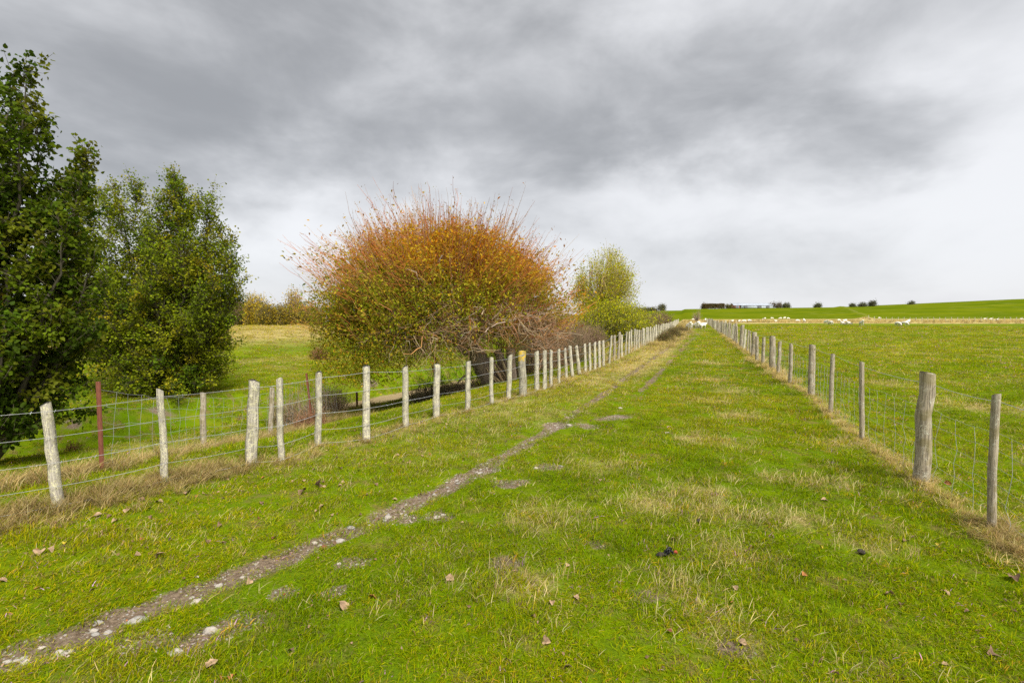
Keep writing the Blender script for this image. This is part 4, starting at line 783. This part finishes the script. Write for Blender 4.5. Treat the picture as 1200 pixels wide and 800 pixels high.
for k, (px, py, rz, pose, lab) in enumerate(((806.8, 387.6, -1.5, 'up', 'white sheep at the left end of the flock on the track, head up'), (809.6, 385.5, 1.4, 'level', 'sheep second from the left on the track, close behind the first'),
        (815, 386, -1.4, 'up', 'sheep third from the left on the track, facing the camera'), (818.2, 386, -1.2, 'level', 'sheep in the middle of the tight bunch on the track'), (820.3, 385.3, 1.5, 'up', 'sheep fifth from the left on the track'), (823.5, 386.2, .5, 'level', 'sheep at the right end of the flock on the track'))):
    sheep(px, py, rz, pose, lab, 'flock of sheep on the track')
for px, py, rz, pose, lab in ((1051.8, 382.6, -1.5, 'graze', 'white sheep standing left of the nearest pair in the paddock'), (1059.6, 382, -1.2, 'graze', 'sheep of the paddock pair with its head lowered to graze'), (1063.5, 380.4, .3, 'up', 'sheep of the paddock pair looking up behind its neighbour'), (1009.3, 382.3, -1.8, 'up', 'sheep alone near the middle of the paddock, head up'),
        (995.5, 380.2, 3., 'lie', 'sheep lying right of the mother and lamb in the paddock'), (988.5, 380.3, 2.9, 'lie', 'white sheep lying in front of a standing one in the paddock'), (989.5, 378.6, .2, 'level', 'sheep standing behind the lying white sheep'), (983, 377.2, .1, 'graze', 'sheep grazing farther back left of the standing sheep'), (973.7, 381.2, 1.6, 'graze', 'sheep with its back to the camera, right of two small ones'), (967.7, 380.3, -1.5, 'level', 'sheep left of two small ones in mid paddock'),
        (942.5, 378.5, 1.3, 'up', 'sheep just right of a long white one in the paddock'), (934.5, 378, 0., 'graze', 'long white sheep side on in the paddock'), (909.8, 377.7, 3.1, 'lie', 'white sheep lying at the edge of the dry band'), (1030.5, 374.2, .1, 'graze', 'tiny white sheep by the first posts of the far fence'),
        (857, 377.7, 0., 'lie', 'sheep lying leftmost of four beside the far track fence'), (865, 377.9, .2, 'lie', 'sheep lying second of four beside the far track fence'), (872, 378.6, 3., 'graze', 'larger sheep third of four beside the far track fence'), (878, 378.0, .1, 'graze', 'sheep rightmost of four beside the far track fence'),
        (904.5, 374.4, 0., 'graze', 'far sheep in the dry band, left one'), (914.5, 374.5, 3., 'graze', 'far sheep in the dry band, second from left'), (919, 374.3, .2, 'level', 'far sheep in the dry band, third from left'), (923.5, 374.6, .1, 'graze', 'far sheep in the dry band, right one'), (895.5, 374.2, .0, 'lie', 'far sheep near the shed end of the dry band'),
        (1154, 375.6, 0., 'graze', 'sheep beyond the far fence, left of three at the hill foot'), (1161.5, 375.6, 3.1, 'graze', 'sheep beyond the far fence, middle of three at the hill foot'), (1168, 375.7, 0., 'lie', 'sheep beyond the far fence, right of three at the hill foot'), (1197, 375.8, 0., 'graze', 'sheep at the far right end of the hill foot'),
        (812.5, 376.2, 0., 'graze', 'white sheep in dry grass beyond the track end'), (826.7, 377.2, 1.2, 'up', 'white sheep at the far end of the right fence')):
    sheep(px, py, rz, pose, lab, 'sheep in the paddock', .92)

# ------------------------------------------------------------------ stones, fallen leaves, the black scrap
def stone_mesh(seed):
    mb = MB(); n, k = 9, 6; V = []
    sq = rng.normal(0, .13, (k+1, n))
    for i in range(k+1):
        ph = -math.pi/2+math.pi*i/k; r = max(.03, math.cos(ph))*(1+sq[i]); a = np.arange(n)*2*math.pi/n
        V.append(np.stack([.5*r*np.cos(a), .36*r*np.sin(a), np.full(n, .27*math.sin(ph))*(1+.15*rng.normal(0, 1, n))], 1))
    i = np.arange(k)[:, None]*n; q = np.arange(n); q2 = (q+1) % n; mb.add(np.concatenate(V), np.stack(np.broadcast_arrays(i+q, i+q2, i+n+q2, i+n+q), -1).reshape(-1, 4)); mb.f[4].append(np.array([(k*n, k*n+2, k*n+4, k*n+6)])); me = mb.mesh('stone', True); return me
m, t, p, out = material('river_stone'); tc = t.new('ShaderNodeTexCoord').outputs['Object']; rn = t.new('ShaderNodeObjectInfo').outputs['Random']; n = t.noise(tc, 6, 5, .6)
c = t.mix(rn, (.27, .255, .23), (.46, .40, .33)); c = t.mix(t.mr(n, .35, .7, 0., .6), c, (.18, .16, .13)); t.put(p.inputs['Base Color'], c); t.put(p.inputs['Normal'], t.bump(n, .4, .02)); M_STONE = m
STM = [stone_mesh(i) for i in range(6)]
for me in STM: me.materials.append(M_STONE)
def stone(px, py, wpx, label, group=None, xy=None, sz=None):
    q = G(px, py) if xy is None else xy; y = q[1]; s = sz or wpx*math.hypot(y, CAM_H)/FPX
    o = bpy.data.objects.new('stone', STM[rng.integers(6)]); COL.objects.link(o); o.location = (q[0], y, hz(q[0], y)+.06*s); o.scale = (s, s*rng.uniform(.8, 1.1), s*rng.uniform(.7, 1)); o.rotation_euler = (rng.normal(0, .15), rng.normal(0, .15), rng.uniform(-.6, .6)); tag(o, label, 'stone', group or 'stones in the wheel rut')
for a in ((161,718,19,'large flat grey stone at the edge of the rut, largest in the foreground'),(73,759,13,'pale elongated stone in the rut close to the frame corner'),(228,696,13,'smooth grey stone beside the rut bend'),(256,675,9,'upright tan stone on the rut edge'),(27,763,10,'pinkish stone low in the rut at the corner'),(29,768,12,'narrow pale stone just below the pinkish one'),
          (411,612,9,'rounded cream stone standing proud on the rut edge'),(398,629,11,'flat tan stone in the middle of the rut'),(454,600,9,'rough pale stone where the rut widens'),(512,602,9,'white stone topmost in the small stony patch beside the rut'),(519,599,7,'white stone right of another in the small stony patch'),(207,757,17,'low grey stone half buried in the second patch of bare soil'),(246,731,15,'tan stone on the grassy side of the second wheel patch'),
          (628,546,6,'pale stone in the stony patch of the middle track'),(667,497,6,'pink grey stone in the far bare patch'),(727,478,5,'small white stone alone on green grass between the ruts'),(781,506,6,'brown stone alone in the grass right of the ruts'),(657,545,5,'white pebble at the end of the stony patch'),(397,655,6,'round grey stone in the small bare patch'),(419,656,5,'pale stone next to the round one in the small bare patch')):
    stone(*a)
Q = polyline(RUT_L[1:11], 3000); Q = Q[(Q[:, 1] < 9)]
for k in range(70):
    q = Q[int(len(Q)*rng.random()**1.2*.98)]+rng.normal(0, .06, 2); stone(0, 0, 0, 'small pale stone lying in the bare soil of the main rut', 'small stones in the main rut', q, rng.uniform(.025, .055))
gv = MB(); ico = STM[0]; base_v = np.array([(-.5,-.2,0),(.4,-.4,0),(.5,.3,0),(-.3,.4,0),(-.1,-.1,.35),(.2,.1,.3)]); tri = np.array([(0,1,4),(1,5,4),(1,2,5),(2,3,5),(3,4,5),(3,0,4)])
def pebbles(n, q, s):
    a = rng.uniform(0, 6.28, n); sc = s*rng.uniform(.5, 1.3, n); V = base_v[None]*(1+.25*rng.normal(size=(n, 6, 3))); x = V[..., 0]*np.cos(a)[:, None]-V[..., 1]*np.sin(a)[:, None]; yy = V[..., 0]*np.sin(a)[:, None]+V[..., 1]*np.cos(a)[:, None]
    V = np.stack([x, yy, V[..., 2]], -1)*sc[:, None, None]; V += np.column_stack([q, height(q[:, 0], q[:, 1])-.002])[:, None]
    gv.add(V, (np.arange(n)[:, None, None]*6+tri).reshape(-1, 3), np.repeat(pick([(.25, .225, .19), (.38, .33, .27), (.17, .14, .11), (.26, .19, .14)], n), 6, 0))
n = 4200; i = (len(Q)*rng.random(n)**1.1*.999).astype(int); q = Q[i]+rng.normal(0, .10, (n, 2)); so = masks(q[:, 0], q[:, 1])[1]; q = q[so > rng.uniform(.12, .6, n)]; pebbles(len(q), q, .014)
Q2 = polyline(RUT_L[9:], 3000); q = Q2[rng.integers(0, 1200, 900)]+rng.normal(0, .08, (900, 2)); so = masks(q[:, 0], q[:, 1])[1]; q = q[so > .3]; pebbles(len(q), q, .03)
for a, b, r in PATCH[:14]:
    n = int(620*r*r*8); q = np.array((a, b))+rng.normal(0, r*.55, (n, 2)); so = masks(q[:, 0], q[:, 1])[1]; q = q[so > .2]
    if len(q): pebbles(len(q), q, .018)
gvo = gv.build('gravel', M_DEAD, stuff=True); gvo['label'] = 'fine pale gravel in the wheel ruts'

def leaf_mesh():
    mb = MB(); n = 7; t_ = np.linspace(0, 1, n); wd = .42*np.sin(np.pi*np.clip(t_*.96+.03, 0, 1))**.7*(1+.15*rng.normal(0, 1, n)); cur = rng.uniform(.25, .7); z = .12*np.sin(t_*3.1*rng.uniform(.8, 1.4))+.05*rng.normal(0, 1, n)
    V = np.concatenate([np.stack([t_-.5, -wd, z+cur*wd], 1), np.stack([t_-.5, 0*t_, z], 1), np.stack([t_-.5, wd, z+cur*wd*rng.uniform(.2, 1.3)], 1)]); i = np.arange(n-1)
    mb.add(V, np.concatenate([np.stack([i, i+1, i+n+1, i+n], 1), np.stack([i+n, i+n+1, i+2*n+1, i+2*n], 1)])); return mb.mesh('fallen_leaf', True)
LM = {}
for nm, col in (('tan', (.27, .18, .105)), ('brown', (.14, .085, .05)), ('orange', (.27, .11, .035)), ('yellow', (.42, .32, .03)), ('dark', (.07, .05, .035)), ('red', (.15, .05, .03))):
    mt = simple(nm+'_leaf', col, .85, 0, .4, 2.5); LM[nm] = [leaf_mesh() for _ in range(4)]
    for me in LM[nm]: me.materials.append(mt)
def fallen(px, py, wpx, kind, label, group='fallen leaves on the grass', xy=None, sz=None):
    q = G(px, py) if xy is None else xy; s = sz or wpx*.8*math.hypot(q[1], CAM_H)/FPX; o = bpy.data.objects.new('fallen_leaf', LM[kind][rng.integers(4)]); COL.objects.link(o)
    o.location = (q[0], q[1], hz(*q)+.010+.03*s); o.scale = (s, s*rng.uniform(.6, 1.), s*rng.uniform(.8, 1.6)); o.rotation_euler = (rng.normal(0, .4), rng.normal(0, .3), rng.uniform(0, 6.28)); tag(o, label, 'leaf', group)
for a in ((47,649,16,'tan','long curled tan leaf under the near fence grass'),(58,646,11,'tan','short tan leaf right beside the long curled one'),(114,606,14,'tan','broad pale leaf below the rusty standard'),(134,613,11,'tan','pale crumpled leaf right of the broad one below the standard'),(160,594,10,'tan','pinkish leaf in the leaf cluster along the fence grass'),(150,600,12,'tan','flat pale leaf in the middle of the fence leaf cluster'),(166,588,9,'brown','brown leaf topmost in the fence leaf cluster'),(187,590,11,'tan','tan leaf right of the fence leaf cluster'),(63,600+15,9,'brown','brown leaf left of the cluster near the first post'),(220,579,12,'tan','flat tan leaf below the second pale post'),
          (161,652,9,'tan','crumpled tan leaf in green grass above the rut'),(188,652,13,'tan','wide curled leaf right of the crumpled one above the rut'),(109,693,8,'brown','reddish brown leaf just above the rut'),(44,690,8,'orange','small orange brown leaf above the rut corner'),(2,683,12,'tan','tan leaf at the very edge of the foreground'),
          (247,780,17,'tan','big tan leaf in the foreground below the bare patches'),(257,795,9,'orange','orange leaf below the big tan one'),(274,795,10,'orange','orange leaf right of the other below the big tan one'),(401,713,17,'tan','large tan leaf lying flat left of the middle'),(437,702,11,'orange','thin orange leaf right of the large tan one'),(527,682,14,'tan','pale folded leaf on a brown patch in the middle'),(380,638,8,'red','small red leaf near the stony patch'),(321,630,8,'red','red brown leaf above the rut'),(378,595,11,'tan','tan leaf in the grass above the rut'),(372,572,13,'brown','dark brown curled leaves clump under the fifth post'),(355,578,14,'brown','brown crumpled leaf below the fourth post'),
          (675,704,10,'tan','round tan leaf in yellowish grass'),(648,711,12,'tan','upright thin tan leaf left of the round one'),(640,758,14,'tan','tan curled leaf low in the middle foreground'),(665,666,8,'tan','pale leaf standing up in the middle grass'),(789,634,8,'tan','white pink leaf just above the black scrap'),(862,661+30,10,'tan','tan leaf right of the black scrap, lower down'),(877,647,10,'tan','pale curled leaf right of the black scrap'),(881,643,8,'brown','brown leaf touching the pale curled one'),(784,743,8,'red','red leaf below the black scrap'),(966,588,9,'tan','pale leaf beside the right dry clump'),
          (1061,638,9,'brown','dull brown leaf on the green strip by the right fence'),(963,647,7,'yellow','yellow leaf left of the dark dropping'),(1052,648,6,'yellow','yellow leaf right of the dark dropping'),(1099,643,7,'yellow','yellow leaf nearest the right fence grass'),(1189,687,18,'brown','large brown leaf beside the last fence post'),(1043,702,12,'tan','pinkish folded leaf on the right foreground'),(1108,698,11,'tan','pale ragged leaf right of the pinkish folded one'),(942,676,12,'orange','orange thin leaf in the right foreground'),(1160,770,16,'brown','long brown leaf near the lower corner'),(1108,783,9,'tan','small tan leaf below the ragged one'),(1134,722,8,'brown','round brown leaf under the last post grass'),(1110,572,9,'orange','orange leaf by the foot of the thick post'),(1010,573,7,'orange','orange leaf right of the dry clump'),(870,757,10,'tan','tan leaf among dead stalks in the low foreground'),(595,780,10,'tan','tan leaf at the bottom middle'),(665,789,12,'brown','brown leaf at the bottom right of the middle one')):
    fallen(*a)
for k in range(140):
    x, y = ring(2.3, 14, .0001) if 0 else (0, 0)
    r = math.sqrt(rng.uniform(2.4**2, 11**2)); th = rng.uniform(-.8, .8); q = np.array((r*math.sin(th), r*math.cos(th)))
    if rng.random() < .5: q = np.array((rng.uniform(-3.6, -1.), rng.uniform(3.4, 7.5)))
    kind = rng.choice(['tan', 'brown', 'orange', 'red', 'dark', 'yellow'], p=[.32, .38, .06, .05, .17, .02])
    fallen(0, 0, 0, kind, f'small {dict(tan="tan", brown="brown", orange="orange", red="red", dark="dark", yellow="yellow")[kind]} leaf scrap scattered in the grass', f'small {kind} leaf scraps in the grass', q, rng.uniform(.028, .055))

n = 2600; r = np.sqrt(rng.uniform(2.2**2, 12**2, n)); th = rng.uniform(-.95, .95, n); q = np.stack([r*np.sin(th), r*np.cos(th)], 1); q[:900] = along(FENCE_L, 900, .55, .75, 3, 9)
lb = MB(); leaves(lb, np.column_stack([q, height(q[:, 0], q[:, 1])+rng.uniform(.008, .03, n)]), rng.normal(size=(n, 3))*np.array((1, 1, .3)), rng.uniform(.012, .032, n), .6, pick([(.20, .12, .07), (.30, .20, .12), (.11, .07, .045), (.30, .12, .04)], n, (4, 4, 3, 1)), .3, 1.2)
lb.build('leaf_litter', M_DEAD, stuff=True)['label'] = 'small brown leaf crumbs scattered in the turf'
q = G(783, 653); M_BLK = simple('black_rubber', (.012, .012, .014), .45); M_RED = simple('red_scrap', (.30, .06, .03), .8)
bs = thing('black_scrap', 'small crumpled black rubber scrap with a red end lying in the grass', 'scrap', (q[0], q[1], hz(*q)+.045), .3)
mb = MB()
for k in range(7):
    a = np.array((rng.uniform(-.03, .07), rng.uniform(-.02, .02), rng.uniform(-.015, .03))); th = np.linspace(0, rng.uniform(3, 5.5), 9); R_ = rng.uniform(.016, .034); P = np.stack([a[0]+R_*np.cos(th), a[1]+rng.normal(0, .012, 9), a[2]+R_*np.sin(th)], 1); tubes(mb, P[None], np.full((1, 9), .009), 6)
P = np.stack([np.linspace(-.14, 0, 8), rng.normal(0, .006, 8), .0+.012*rng.normal(0, 1, 8)], 1); tubes(mb, P[None], np.linspace(.004, .01, 8)[None], 6); mb.build('coil', M_BLK, bs, True)
mb = MB(); P = np.stack([np.linspace(.07, .115, 6), np.zeros(6), .012*np.sin(np.linspace(0, 5, 6))-.005], 1); tubes(mb, P[None], np.array([[.006, .014, .017, .015, .012, .004]]), 6); mb.build('red_end', M_RED, bs, True); bs.scale = (.7, .7, .7); bs.location.z -= .014
# animal droppings
for px, py, lab in ((1010, 653, 'dark dropping in the grass between two yellow leaves'), (818, 612, 'dark dropping above the black scrap'), (774, 653, 'dark dropping left of the black scrap')):
    q = G(px, py); mb = MB()
    for k in range(6):
        th = np.linspace(-1.5, 1.5, 6); a = np.clip(rng.normal(0, .011, 3), -.014, .014)*np.array((1, 1, .3)); tubes(mb, (np.stack([th*.012, th*0, th*0], 1)+a)[None], (.014*np.cos(th*.98)+.001)[None], 7)
    o = mb.build('dropping', simple('dung', (.035, .028, .02), .8), smooth=True, loc=(q[0], q[1], hz(*q)+.02)); tag(o, lab, 'dropping')
